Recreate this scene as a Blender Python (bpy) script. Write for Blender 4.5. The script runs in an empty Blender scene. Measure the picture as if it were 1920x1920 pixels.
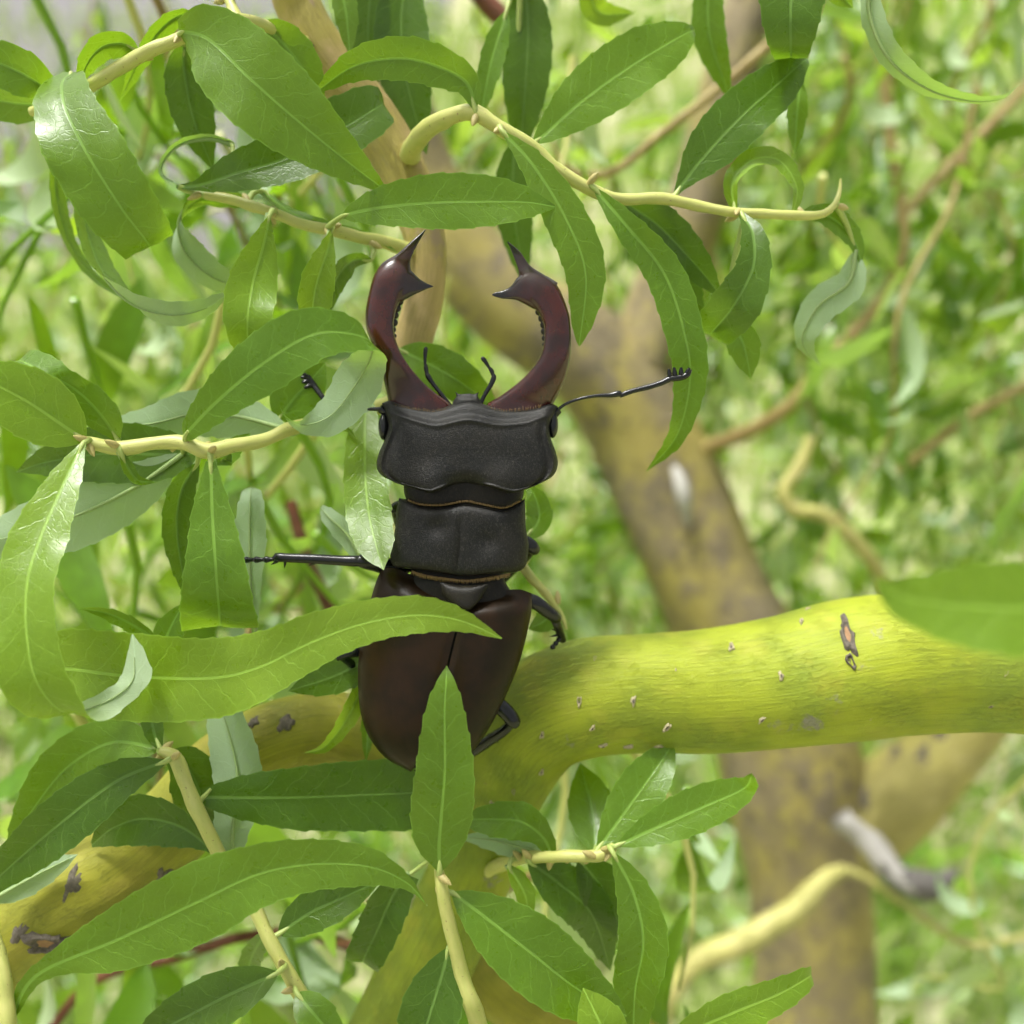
import bpy, bmesh, math, random
import numpy as np
from mathutils import Vector, Matrix
random.seed(7); RNG = np.random.default_rng(7)
R = math.radians
SC = bpy.context.scene
COL = SC.collection

# ---------------------------------------------------------------- camera, sky, sun, exposure
D0 = 0.150                                   # metres from the lens to the beetle
PITCH = R(35)
CAM = np.array([0.0, 0.0, 1.25])
RT = np.array([1.0, 0, 0]); FW = np.array([0, math.cos(PITCH), -math.sin(PITCH)]); UP = np.array([0, math.sin(PITCH), math.cos(PITCH)])
cd = bpy.data.cameras.new('camera'); cam = bpy.data.objects.new('camera', cd); COL.objects.link(cam)
cam.location = CAM; cam.rotation_euler = (R(90) - PITCH, 0, 0)
cd.lens = 36; cd.sensor_width = 36; cd.clip_start = 0.002; cd.clip_end = 500
cd.dof.use_dof = True; cd.dof.focus_distance = D0 - 0.001; cd.dof.aperture_fstop = 36 / 2.9
SC.camera = cam
w = bpy.data.worlds.new('World'); SC.world = w; w.use_nodes = True
wn = w.node_tree.nodes; wl = w.node_tree.links
bg = wn['Background']; sky = wn.new('ShaderNodeTexSky'); sky.sky_type = 'NISHITA'; sky.sun_disc = False
SUN_EL, SUN_AZ = R(68), R(312)
sky.sun_elevation = SUN_EL; sky.sun_rotation = SUN_AZ; sky.air_density = 1.0; sky.dust_density = 6.0; sky.ozone_density = 0.6
hs = wn.new('ShaderNodeHueSaturation'); hs.inputs['Saturation'].default_value = 0.15
wl.new(sky.outputs[0], hs.inputs['Color']); wl.new(hs.outputs[0], bg.inputs['Color']); bg.inputs['Strength'].default_value = 0.052
sd = bpy.data.lights.new('sun', 'SUN'); sun = bpy.data.objects.new('sun', sd); COL.objects.link(sun)
sd.energy = 1.5; sd.angle = R(11); sd.color = (1.0, 0.985, 0.94)
sdir = Vector((math.sin(SUN_AZ) * math.cos(SUN_EL), math.cos(SUN_AZ) * math.cos(SUN_EL), math.sin(SUN_EL)))
sun.rotation_euler = sdir.to_track_quat('Z', 'Y').to_euler()
SC.view_settings.view_transform = 'Standard'; SC.view_settings.look = 'None'; SC.view_settings.gamma = 1
SC.view_settings.exposure = 2.12
SC.render.engine = 'CYCLES'
SC.cycles.use_denoising = True
SC.cycles.max_bounces = 5; SC.cycles.diffuse_bounces = 3; SC.cycles.glossy_bounces = 2; SC.cycles.transmission_bounces = 4; SC.cycles.sample_clamp_indirect = 6
SC.cycles.use_adaptive_sampling = True; SC.cycles.adaptive_threshold = .03; SC.cycles.adaptive_min_samples = 20

# ---------------------------------------------------------------- helpers
def P(x, y, z):
    """photo pixel (1920 grid) at z millimetres in front of the beetle's plane -> world point"""
    d = D0 - z / 1000.0
    return CAM + RT * ((x - 960) / 1920 * d) + UP * ((960 - y) / 1920 * d) + FW * d
def pxm(z): return (D0 - z / 1000.0) / 1920      # metres per pixel at that depth

def crom(a, n):
    """Catmull-Rom through the rows of a, n samples spread by chord length"""
    a = np.asarray(a, float)
    if len(a) == 2:
        t = np.linspace(0, 1, n)[:, None]; return a[0] * (1 - t) + a[1] * t
    ch = np.r_[0, np.cumsum(np.sqrt(np.linalg.norm(np.diff(a[:, :3], axis=0), axis=1) + 1e-9))]
    ch /= ch[-1]
    e = np.vstack([2 * a[0] - a[1], a, 2 * a[-1] - a[-2]])
    q = np.linspace(0, 1, n * 6); out = []
    for v in q:
        i = min(max(np.searchsorted(ch, v, 'right') - 1, 0), len(a) - 2)
        u = (v - ch[i]) / (ch[i + 1] - ch[i])
        p0, p1, p2, p3 = e[i], e[i + 1], e[i + 2], e[i + 3]
        out.append(.5 * ((2 * p1) + (p2 - p0) * u + (2 * p0 - 5 * p1 + 4 * p2 - p3) * u * u + (3 * p1 - p0 - 3 * p2 + p3) * u ** 3))
    out = np.array(out)
    L = np.r_[0, np.cumsum(np.linalg.norm(np.diff(out[:, :3], axis=0), axis=1))]
    s = np.linspace(0, L[-1], n)
    return np.stack([np.interp(s, L, out[:, k]) for k in range(out.shape[1])], 1)

def nrm(v): return v / (np.linalg.norm(v, axis=-1, keepdims=True) + 1e-12)

def fbm1(x, seed, oct=4):
    r = np.random.default_rng(seed); o = np.zeros_like(np.asarray(x, float))
    for k in range(oct):
        o = o + np.sin(np.asarray(x) * (2 ** k) * r.uniform(.8, 1.25) + r.uniform(0, 6.28)) / 2 ** k
    return o / 1.6

class MB:
    def __init__(s): s.v = []; s.f = []; s.m = []; s.uv = []; s.uv2 = []; s.n = 0
    def add(s, V, F, mat=0, uv=None, uv2=None):
        V = np.asarray(V, float); s.v.append(V)
        s.f += [tuple(int(i) + s.n for i in f) for f in F]; s.m += [mat] * len(F)
        s.uv.append(np.zeros((len(V), 2)) if uv is None else np.asarray(uv, float))
        s.uv2.append(np.zeros((len(V), 2)) if uv2 is None else np.asarray(uv2, float))
        s.n += len(V)
    def grid(s, G, mat=0, uv=None, uv2=None, loop=False, flip=False):
        n, k = G.shape[:2]; F = []
        for i in range(n - 1):
            for j in range(k if loop else k - 1):
                a, b = i * k + j, i * k + (j + 1) % k
                q = (a, b, b + k, a + k); F.append(q[::-1] if flip else q)
        s.add(G.reshape(-1, 3), F, mat, None if uv is None else uv.reshape(-1, 2), None if uv2 is None else uv2.reshape(-1, 2))
    def mesh(s, name, mats, smooth=True):
        me = bpy.data.meshes.new(name); V = np.vstack(s.v)
        me.from_pydata(V.tolist(), [], s.f)
        for m in mats: me.materials.append(m)
        me.polygons.foreach_set('material_index', s.m)
        me.polygons.foreach_set('use_smooth', [smooth] * len(s.f))
        li = np.empty(len(me.loops), int); me.loops.foreach_get('vertex_index', li)
        for nm, u in (('norm', s.uv), ('mm', s.uv2)):
            lay = me.uv_layers.new(name=nm); lay.data.foreach_set('uv', np.vstack(u)[li].ravel())
        me.update(); return me

def link(name, me, parent=None, **tags):
    o = bpy.data.objects.new(name, me); COL.objects.link(o)
    if parent is not None: o.parent = parent
    for k, v in tags.items(): o[k] = v
    return o
def empty(name, loc, **tags):
    o = bpy.data.objects.new(name, None); COL.objects.link(o); o.location = loc; o.empty_display_size = .01
    for k, v in tags.items(): o[k] = v
    return o
def adopt(o, parent):
    """parent an object whose mesh is in world coordinates, keeping it in place"""
    bpy.context.view_layer.update()
    o.parent = parent; o.matrix_parent_inverse = parent.matrix_world.inverted()

def frames(C):
    T = nrm(np.gradient(C, axis=0)); N = np.zeros_like(C)
    a = np.array([0, 0, 1.0]) if abs(T[0][2]) < .9 else np.array([1.0, 0, 0])
    N[0] = nrm(np.cross(T[0], a))
    for i in range(1, len(C)):
        v = N[i - 1] - T[i] * np.dot(N[i - 1], T[i]); N[i] = nrm(v)
    return T, N, np.cross(T, N)

def tube_to(mb, C, rad, seg=12, mat=0, rough=0.0, seed=0, cap=True, u0=0):
    """tapered round stem along C (world), radii rad; rough = relative unevenness"""
    C = np.asarray(C, float); rad = np.asarray(rad, float); T, N, B = frames(C)
    n = len(C); th = np.linspace(0, 2 * math.pi, seg, endpoint=False)
    L = np.r_[0, np.cumsum(np.linalg.norm(np.diff(C, axis=0), axis=1))]
    rr = rad[:, None] * np.ones((1, seg))
    if rough:
        lx = L / max(rad.mean(), 1e-6)
        for k in range(1, 4):
            rr = rr * (1 + rough / k * np.sin(lx[:, None] * (.5 * k + .13) + k * th[None] + seed * 1.7 + k))
        rr = rr * (1 + rough * .5 * fbm1(lx * .9, seed)[:, None])
    G = C[:, None] + rr[..., None] * (np.cos(th)[None, :, None] * N[:, None] + np.sin(th)[None, :, None] * B[:, None])
    uv = np.stack([np.repeat(L[:, None] * 1000, seg, 1), np.repeat(th[None] * rad.mean() * 1000, n, 0)], -1)
    mb.grid(G, mat, uv, uv, loop=True)
    if cap:
        for i, fl in ((0, True), (n - 1, False)):
            c = C[i] + T[i] * rad[i] * (.25 if i else -.25)
            ring = G[i]; F = [(j, (j + 1) % seg, seg) for j in range(seg)]
            if fl: F = [f[::-1] for f in F]
            mb.add(np.vstack([ring, c]), F, mat, np.vstack([uv[i], uv[i][:1]]), np.vstack([uv[i], uv[i][:1]]))

STEMS = {}
def stem(name, pts, mat, n=60, seg=14, rough=.04, seed=0, parent=None, key=None, tag=None):
    """pts: (px, py, z_mm, radius_px) -> tube object"""
    a = crom(pts, n)
    C = np.array([P(x, y, z) for x, y, z, r in a]); rad = np.array([r * pxm(z) for x, y, z, r in a])
    mb = MB(); tube_to(mb, C, rad, seg, 0, rough, seed)
    o = link(name, mb.mesh(name, [mat]))
    if parent is not None: adopt(o, parent)
    if key: STEMS[key] = (o, C, rad, a)
    return o

# ---------------------------------------------------------------- materials
class NT:
    def __init__(s, name):
        s.m = bpy.data.materials.new(name); s.m.use_nodes = True; s.t = s.m.node_tree
        s.t.nodes.clear(); s.out = s.n('ShaderNodeOutputMaterial')
    def n(s, ty, **kw):
        nd = s.t.nodes.new(ty)
        for k, v in kw.items(): setattr(nd, k, v)
        return nd
    def put(s, sock, v):
        if hasattr(v, 'is_output'): s.t.links.new(v, sock)
        else: sock.default_value = v if not (isinstance(v, tuple) and len(v) == 3 and sock.type == 'RGBA') else (*v, 1)
    def math(s, op, a, b=0.0, c=None, clamp=False):
        nd = s.n('ShaderNodeMath', operation=op, use_clamp=clamp); s.put(nd.inputs[0], a); s.put(nd.inputs[1], b)
        if c is not None: s.put(nd.inputs[2], c)
        return nd.outputs[0]
    def mix(s, f, a, b):
        nd = s.n('ShaderNodeMix', data_type='RGBA'); s.put(nd.inputs[0], f); s.put(nd.inputs[6], a); s.put(nd.inputs[7], b)
        return nd.outputs[2]
    def step(s, v, lo, hi, t0=0., t1=1.):
        nd = s.n('ShaderNodeMapRange', interpolation_type='SMOOTHSTEP'); s.put(nd.inputs[0], v)
        for i, x in enumerate((lo, hi, t0, t1)): s.put(nd.inputs[i + 1], x)
        return nd.outputs[0]
    def noise(s, vec, scale, detail=3, rough=.55, dist=0.):
        nd = s.n('ShaderNodeTexNoise'); s.put(nd.inputs['Vector'], vec); nd.inputs['Scale'].default_value = scale
        nd.inputs['Detail'].default_value = detail; nd.inputs['Roughness'].default_value = rough; nd.inputs['Distortion'].default_value = dist
        return nd.outputs[0]
    def scale(s, vec, v):
        nd = s.n('ShaderNodeVectorMath', operation='MULTIPLY'); s.put(nd.inputs[0], vec); nd.inputs[1].default_value = v
        return nd.outputs[0]
    def uv(s, nm): return s.n('ShaderNodeUVMap', uv_map=nm).outputs[0]
    def obj(s): return s.n('ShaderNodeTexCoord').outputs['Object']
    def sep(s, v):
        nd = s.n('ShaderNodeSeparateXYZ'); s.put(nd.inputs[0], v); return nd.outputs
    def bump(s, h, dist, strength=1.):
        nd = s.n('ShaderNodeBump'); s.put(nd.inputs['Height'], h); nd.inputs['Distance'].default_value = dist; nd.inputs['Strength'].default_value = strength
        return nd.outputs[0]
    def bsdf(s, col, rough=.5, normal=None, spec=.5, **kw):
        nd = s.n('ShaderNodeBsdfPrincipled'); s.put(nd.inputs['Base Color'], col); s.put(nd.inputs['Roughness'], rough)
        s.put(nd.inputs['Specular IOR Level'], spec)
        if normal is not None: s.put(nd.inputs['Normal'], normal)
        for k, v in kw.items(): s.put(nd.inputs[k.replace('_', ' ')], v)
        return nd.outputs[0]
    def done(s, sh): s.t.links.new(sh, s.out.inputs[0]); return s.m

def leaf_material(name, top, under, trans, fine=True):
    k = NT(name); mm = k.uv('mm'); nm = k.uv('norm')
    U, V, _ = k.sep(mm); u, v, _ = k.sep(nm)
    aV = k.math('ABSOLUTE', V); av = k.math('ABSOLUTE', v)
    rnd = k.n('ShaderNodeObjectInfo').outputs['Random']
    nz = k.noise(mm, .35, 2); nz2 = k.noise(mm, .12, 2)
    wid = k.math('MULTIPLY_ADD', u, -.22, .33)
    mid = k.math('SUBTRACT', 1., k.step(aV, k.math('MULTIPLY', wid, .55), wid))
    side = k.math('MULTIPLY', k.step(V, -.01, .01), .43)
    c = k.math('MULTIPLY_ADD', aV, -1.15, U)
    c = k.math('MULTIPLY_ADD', k.math('MULTIPLY', aV, aV), .06, c)
    c = k.math('MULTIPLY_ADD', nz, 2.6, c)
    c = k.math('ADD', k.math('DIVIDE', c, 3.9), side)
    d = k.math('ABSOLUTE', k.math('SUBTRACT', k.math('FRACT', c), .5))
    lat = k.math('SUBTRACT', 1., k.step(d, .012, .045))
    lat = k.math('MULTIPLY', lat, k.step(av, .98, .72))
    vor = k.n('ShaderNodeTexVoronoi', feature='DISTANCE_TO_EDGE'); k.put(vor.inputs['Vector'], mm); vor.inputs['Scale'].default_value = .95
    ret = k.math('SUBTRACT', 1., k.step(vor.outputs['Distance'], .01, .07))
    edge = k.step(av, .955, .985)
    tint = k.math('MULTIPLY_ADD', nz2, .5, k.math('MULTIPLY', rnd, .5))
    base = k.mix(tint, tuple(x * f for x, f in zip(top, (.78, .86, .8))), tuple(x * f for x, f in zip(top, (1.35, 1.12, 1.0))))
    pale = (top[0] * 1.9 + .06, top[1] * 1.7 + .09, top[2] * 2.2 + .03)
    vein = k.math('MAXIMUM', k.math('MULTIPLY', mid, .9), k.math('MULTIPLY', lat, .33))
    vein = k.math('MAXIMUM', vein, k.math('MULTIPLY', ret, .13))
    vein = k.math('MAXIMUM', vein, k.math('MULTIPLY', edge, .5), clamp=True)
    ctop = k.mix(vein, base, pale)
    cund = k.mix(k.math('MULTIPLY', vein, .7), under, tuple(min(1, x * 1.45) for x in under))
    back = k.n('ShaderNodeNewGeometry').outputs['Backfacing']
    col = k.mix(back, ctop, cund)
    # relief: blade domes between the veins, fine grain on top
    h = k.math('MULTIPLY', k.math('MAXIMUM', k.math('MULTIPLY', lat, .8), k.math('MAXIMUM', mid, k.math('MULTIPLY', ret, .35))), -1.)
    h = k.math('MULTIPLY_ADD', k.noise(mm, 5., 3), .35, h)
    bp = k.bump(h, .00008, .34)
    rough = k.math('MULTIPLY_ADD', back, .25, k.math('MULTIPLY_ADD', k.noise(mm, .5, 3), .28, .17))
    pr = k.bsdf(col, rough, bp, spec=k.math('MULTIPLY_ADD', back, -.25, .5))
    tr = k.n('ShaderNodeBsdfTranslucent'); k.put(tr.inputs['Color'], k.mix(k.math('MULTIPLY', vein, .5), trans, pale)); k.put(tr.inputs['Normal'], bp)
    ms = k.n('ShaderNodeMixShader'); ms.inputs[0].default_value = .36
    k.t.links.new(pr, ms.inputs[1]); k.t.links.new(tr.outputs[0], ms.inputs[2])
    return k.done(ms.outputs[0])

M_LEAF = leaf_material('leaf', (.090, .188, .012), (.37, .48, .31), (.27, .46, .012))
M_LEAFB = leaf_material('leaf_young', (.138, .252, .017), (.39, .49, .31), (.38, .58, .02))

M_LEAFD = leaf_material('leaf_shaded', (.052, .115, .009), (.33, .43, .29), (.18, .33, .009))  # darker copy of the leaf, shade put into its colours
def far_leaf(name, top, under, trans):
    k = NT(name); o = k.obj(); n = k.noise(o, 9., 2)
    rnd = k.n('ShaderNodeObjectInfo').outputs['Random']; t = k.math('ADD', n, k.math('MULTIPLY', k.math('SUBTRACT', rnd, .5), .3))
    col = k.mix(k.step(t, .3, .7), tuple(x * .7 for x in top), tuple(x * 1.3 for x in top))
    back = k.n('ShaderNodeNewGeometry').outputs['Backfacing']
    pr = k.bsdf(k.mix(back, col, under), k.math('MULTIPLY_ADD', back, .3, .30), spec=.5)
    tr = k.n('ShaderNodeBsdfTranslucent'); k.put(tr.inputs['Color'], trans)
    ms = k.n('ShaderNodeMixShader'); ms.inputs[0].default_value = .4; k.t.links.new(pr, ms.inputs[1]); k.t.links.new(tr.outputs[0], ms.inputs[2])
    return k.done(ms.outputs[0])
M_FAR = far_leaf('foliage_leaf', (.080, .175, .011), (.36, .46, .29), (.26, .46, .012))
M_FARB = far_leaf('foliage_leaf_young', (.155, .275, .02), (.42, .52, .31), (.40, .60, .03))
def twig_material():
    k = NT('twig_skin'); mm = k.uv('mm')
    n = k.noise(k.scale(mm, (.4, 1.2, 1)), 1., 3)
    f = k.noise(k.scale(mm, (.25, 4., 1)), 1., 3)
    col = k.mix(n, (.36, .42, .08), (.56, .52, .19))
    col = k.mix(k.step(k.noise(mm, 1.6, 2), .66, .74), col, (.24, .17, .07))
    return k.done(k.bsdf(col, .45, k.bump(f, .00008, .5), Subsurface_Weight=.0))
M_TWIG = twig_material()

def bark_material(name, a, b, c, patch, spot, patch_lo=.62, spot_lo=.70, sc=1.0, bumpd=.00018, crack=.42):
    """smooth willow bark: a/b/c = greens to ochres, patch = corky areas, spot = small dark marks; coordinates in mm"""
    k = NT(name); mm = k.uv('mm'); o = k.scale(k.obj(), (1000 * sc,) * 3)
    big = k.noise(o, .045, 3); med = k.noise(o, .16, 4)
    fib = k.noise(k.scale(mm, (.10, 1.6, 1)), 1.2 * sc, 5, .65, .6); fine = k.noise(o, 2.2, 4, .65)
    col = k.mix(k.step(big, .38, .62), a, b)
    col = k.mix(k.step(med, .48, .72), col, c)
    col = k.mix(k.math('MULTIPLY', k.step(fib, .45, .70), .26 + crack * .4), col, tuple(x * .55 for x in b))
    col = k.mix(k.math('MULTIPLY', k.step(fine, .55, .75), .25), col, tuple(min(1, x * 1.5) for x in a))
    pm = k.step(k.noise(o, .075, 5, .7), patch_lo, patch_lo + .08)
    col = k.mix(pm, col, patch)
    sm = k.step(k.noise(o, .22, 4, .6), spot_lo, spot_lo + .05)
    col = k.mix(k.math('MULTIPLY', sm, .8), col, spot)
    cr = k.noise(k.scale(mm, (.22, 1.5, 1)), 1.6 * sc, 4, .7, 1.2)
    cm = k.math('MULTIPLY', k.math('SUBTRACT', 1., k.step(k.math('ABSOLUTE', k.math('SUBTRACT', cr, .5)), .004, .022)), k.step(k.noise(o, .09, 3), .42, .62))
    col = k.mix(k.math('MULTIPLY', cm, crack), col, tuple(x * .35 for x in b))
    h0 = k.math('MULTIPLY', cm, -2. * crack)
    h = k.math('ADD', h0, k.math('ADD', k.math('MULTIPLY', fib, .8), k.math('MULTIPLY', fine, .55)))
    h = k.math('ADD', h, k.math('MULTIPLY', pm, k.math('MULTIPLY', k.noise(o, .9, 4, .7), .9)))
    return k.done(k.bsdf(col, k.math('MULTIPLY_ADD', fine, .3, .38), k.bump(h, bumpd, .7), spec=.35))
M_BARK = bark_material('green_bark', (.315, .365, .018), (.235, .31, .028), (.34, .365, .03), (.26, .25, .17), (.17, .13, .06), .62, .72, bumpd=.0003, crack=.20)
M_BARK2 = bark_material('ochre_bark', (.30, .285, .022), (.24, .25, .026), (.34, .305, .04), (.19, .17, .09), (.10, .085, .07), .63, .72)
M_BARK3 = bark_material('tan_bark', (.42, .31, .12), (.36, .30, .07), (.50, .36, .18), (.34, .25, .14), (.17, .11, .06), .6, .72)
M_TRUNK = bark_material('trunk_bark', (.40, .33, .09), (.33, .265, .15), (.46, .39, .11), (.235, .19, .115), (.085, .07, .05), .51, .62, .6, .0025)
M_ORANGE = bark_material('orange_bark', (.33, .26, .09), (.28, .20, .07), (.39, .31, .11), (.18, .08, .03), (.12, .06, .03))
M_LIMB = bark_material('limb_bark', (.40, .35, .10), (.34, .30, .09), (.46, .40, .14), (.22, .18, .10), (.08, .07, .06), .60, .70, .5, .0006)
M_YELLOW = bark_material('yellow_bark', (.44, .41, .13), (.38, .36, .11), (.48, .43, .17), (.30, .2, .08), (.2, .15, .08), .7, .78)
M_RED = bark_material('red_bark', (.15, .05, .022), (.11, .045, .022), (.20, .09, .035), (.08, .05, .035), (.08, .04, .03))

def plain(name, col, rough, noise_amt=.3, sc=3., bd=.0001, **kw):
    k = NT(name); o = k.scale(k.obj(), (1000,) * 3); n = k.noise(o, sc, 4, .6)
    c = k.mix(n, tuple(x * (1 - noise_amt) for x in col), tuple(min(1, x * (1 + noise_amt)) for x in col))
    return k.done(k.bsdf(c, rough, k.bump(n, bd, .6), **kw))
M_CORK = plain('lenticel_cork', (.40, .35, .20), .8, .45, 4.)
M_SCAR = plain('scar_cork', (.125, .105, .080), .9, .85, 1.7, .0006)
M_SCARIN = plain('scar_wood', (.30, .17, .08), .8, .4, 2.5)
M_DEAD = plain('dead_wood', (.34, .32, .29), .85, .35, .8, .0006)
M_DEADD = plain('dead_wood_dark', (.11, .10, .09), .9, .4, .8, .0006)
M_CUT = plain('cut_wood', (.36, .345, .31), .8, .15, .5)

def chitin(name, a, b, rough, bumpsc, bd, spec=.5, speck=None, coat=0.):
    spec *= .62; coat *= .7
    k = NT(name); o = k.scale(k.obj(), (1000,) * 3)
    n = k.noise(o, .22, 3); f = k.noise(o, bumpsc, 3, .6)
    col = k.mix(k.step(n, .35, .65), a, b)
    if name.startswith('maroon'):
        col = k.mix(k.n('ShaderNodeAttribute', attribute_name='tip').outputs['Fac'], col, (.007, .006, .006))
    if speck:                                 # fine pale pubescence
        h = k.noise(k.scale(o, (1., .55, .55)), 4.6, 3, .7, 1.2)
        col = k.mix(k.math('MULTIPLY', k.step(h, .50, .70), .75), col, speck)
    if name.startswith('chestnut'):           # scuffs and dust on the wing cases
        du = k.step(k.noise(o, 2.6, 4, .75), .62, .78); st = k.noise(k.scale(o, (1.6, .12, .12)), 2.2, 4, .7)
        col = k.mix(k.math('MULTIPLY', du, .22), col, (.10, .085, .065)); col = k.mix(k.math('MULTIPLY', k.step(st, .56, .70), .25), col, (.035, .018, .009))
        f = k.math('MULTIPLY_ADD', k.noise(o, .7, 4, .7), 1.1, k.math('MULTIPLY', f, .3)); bd = .00005
    return k.done(k.bsdf(col, k.math('MULTIPLY_ADD', f, .18, rough - .09), k.bump(f, bd, .6), spec=spec, Coat_Weight=coat, Coat_Roughness=.18))
M_HEAD = chitin('matt_black_chitin', (.006, .006, .0055), (.010, .009, .007), .46, 4.6, .00016, .44, (.046, .044, .036))
M_ELY = chitin('chestnut_chitin', (.011, .0062, .0020), (.020, .0092, .0028), .33, 9., .00002, .36)
M_MAND = chitin('maroon_chitin', (.020, .0050, .0035), (.052, .0075, .0045), .18, 9., .00003, .6, None, .8)
M_TIP = chitin('black_horn', (.010, .007, .007), (.016, .009, .008), .28, 8., .00002, .5, None, .2)
M_LEG = chitin('glossy_black_chitin', (.006, .007, .008), (.009, .009, .009), .20, 8., .00003, .7)
M_GOLD = plain('golden_hair', (.26, .165, .06), .5, .3, 6.)
M_DARKM = chitin('dark_membrane', (.007, .006, .004), (.012, .010, .006), .42, 5., .00008, .35, (.03, .025, .015))

# ---------------------------------------------------------------- leaf builders
TOCAM = -FW
def leaf_mesh(C, W, mat, pet=None, flip=False, fold=.16, cup=0.0, wave=.11, seed=0, teeth=True, k=9, arch=0.0):
    """C midrib points, W half-width vectors (world). Blade with creased midrib, toothed edges, wavy margins, optional stalk"""
    n = len(C); T = nrm(np.gradient(C, axis=0))
    L = np.r_[0, np.cumsum(np.linalg.norm(np.diff(C, axis=0), axis=1))]
    W = W - T * np.sum(W * T, axis=1, keepdims=True) * .6
    wl = np.linalg.norm(W, axis=1)
    a, b = n // 8, n // 2
    s = np.sum(np.cross(W, T)[a:b] @ TOCAM)
    if (s < 0) != flip: W = -W
    N = nrm(np.cross(W, T))
    r = np.random.default_rng(seed)
    v = np.linspace(-1, 1, k); v = np.sign(v) * np.abs(v) ** .9
    lm = L * 1000
    wob = {sg: wave * fbm1(lm * .28, seed * 7 + (3 if sg > 0 else 5), 3) for sg in (-1, 1)}
    per = r.uniform(2.6, 3.4); G = np.zeros((n, k, 3)); uv = np.zeros((n, k, 2)); um = np.zeros((n, k, 2))
    saw = ((lm / per) % 1.0) ** 2 * .00026 if teeth else np.zeros(n)
    taper = np.clip(np.minimum(lm / 5, (lm[-1] - lm) / 4), 0, 1)
    for j, q in enumerate(v):
        sg = 1 if q >= 0 else -1; aq = abs(q)
        lat = W * q
        if aq > .99: lat = lat + nrm(W) * sg * (saw * taper * (1 if sg > 0 else 1))[:, None] * np.clip(wl / .001, 0, 1)[:, None]
        hgt = wl * (fold * aq + cup * q * q + wob[sg] * aq ** 2 * taper)
        hgt = hgt - wl * .022 * math.exp(-(aq / .10) ** 2)
        G[:, j] = C + lat + N * hgt[:, None] + T * (arch * wl * (1 - q * q))[:, None]
        uv[:, j, 0] = L / L[-1]; uv[:, j, 1] = q
        um[:, j, 0] = lm + seed * 3.7; um[:, j, 1] = wl * q * 1000
    mb = MB(); mb.grid(G, 0, uv, um)
    if pet is not None:
        p = crom(np.vstack([pet, C[0] + T[0] * .0004 + T[0] * arch * wl[0], C[0] + T[0] * .0022 - N[0] * .00035]), 10)
        tube_to(mb, p, np.linspace(.00058, .00026, 10), 8, 1)
        dr = nrm(pet[1] - pet[0]); sd_ = nrm(np.cross(dr, TOCAM)) * r.choice([-1, 1]); b0 = pet[0] + dr * .0006 + TOCAM * .0003
        tube_to(mb, np.array([b0 + (dr * .75 + sd_ * .55) * q for q in (0, .0009, .0018, .0025)]), np.array([.00045, .00058, .00042, .00008]), 8, 3)
    # raised rib under the blade
    m = n - 6; rb = np.linspace(.00040, .00006, m)
    tube_to(mb, (C + T * (arch * wl)[:, None])[:m] - N[:m] * (rb * 1.05 + wl[:m] * .035)[:, None], rb, 6, 2)
    return mb.mesh('leaf', [mat, M_STALK, M_RIB, M_BUD])

M_RIB = plain('leaf_rib', (.26, .36, .13), .5, .15, 3.)
M_BUD = plain('bud_scale', (.40, .34, .12), .45, .3, 3.)
M_STALK = plain('leaf_stalk', (.34, .42, .11), .45, .2, 3.)
LEAFN = [0]
def stalk_from(key, base, T0):
    """curved stalk from the nearest point of the twig to the blade's base"""
    if key is None: return None
    o, C, rad, a = STEMS[key]
    d = np.linalg.norm(C - base, axis=1); i = int(d.argmin())
    return np.array([C[i], C[i] * .45 + base * .55 - T0 * .0006])

def leaf(key, pts, w, roll=0, pk=.42, flip=False, mat=None, n=64, sharp=1.0, **kw):
    """pts (px,py,z[,roll]) from base to tip; w = half width in px at its widest"""
    LEAFN[0] += 1; sd = LEAFN[0]
    pts = [tuple(p) + ((roll,) if len(p) == 3 else ()) for p in pts]
    a = crom(pts, n); C = np.array([P(x, y, z) for x, y, z, r in a])
    T = nrm(np.gradient(C, axis=0)); t = np.linspace(0, 1, n)
    al = pk * 1.75 * sharp; be = (1 - pk) * 1.75 * sharp
    prof = t ** al * (1 - t) ** be; prof /= prof.max(); prof = np.maximum(prof, .012)
    V = nrm(C - CAM)
    per = nrm(np.cross(V, T)); tc = nrm(np.cross(T, per)); tc *= np.sign(np.sum(tc * -V, axis=1, keepdims=True))
    rr = np.radians(a[:, 3])[:, None]
    px = np.array([pxm(z) for z in a[:, 2]])
    W = (np.cos(rr) * per + np.sin(rr) * tc) * (prof * w * px)[:, None]
    me = leaf_mesh(C, W, mat or M_LEAF, stalk_from(key, C[0], T[0]), flip=flip, seed=sd, **kw)
    o = link('leaf', me); adopt(o, STEMS[key][0] if key else TREE); return o

def leaf_edges(key, A, B, flip=False, mat=None, n=70, **kw):
    """A, B: the two margins traced from base to tip as (px,py,z), same number of points"""
    LEAFN[0] += 1; sd = LEAFN[0]
    A = np.array(A, float); B = np.array(B, float)
    S = crom(np.hstack([(A + B) / 2, A, B]), n)
    pa = np.array([P(*q) for q in S[:, 3:6]]); pb = np.array([P(*q) for q in S[:, 6:9]])
    C = (pa + pb) / 2; W = (pb - pa) / 2
    T = nrm(np.gradient(C, axis=0))
    me = leaf_mesh(C, W, mat or M_LEAF, stalk_from(key, C[0], T[0]), flip=flip, seed=sd, **kw)
    o = link('leaf', me); adopt(o, STEMS[key][0] if key else TREE); return o

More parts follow.
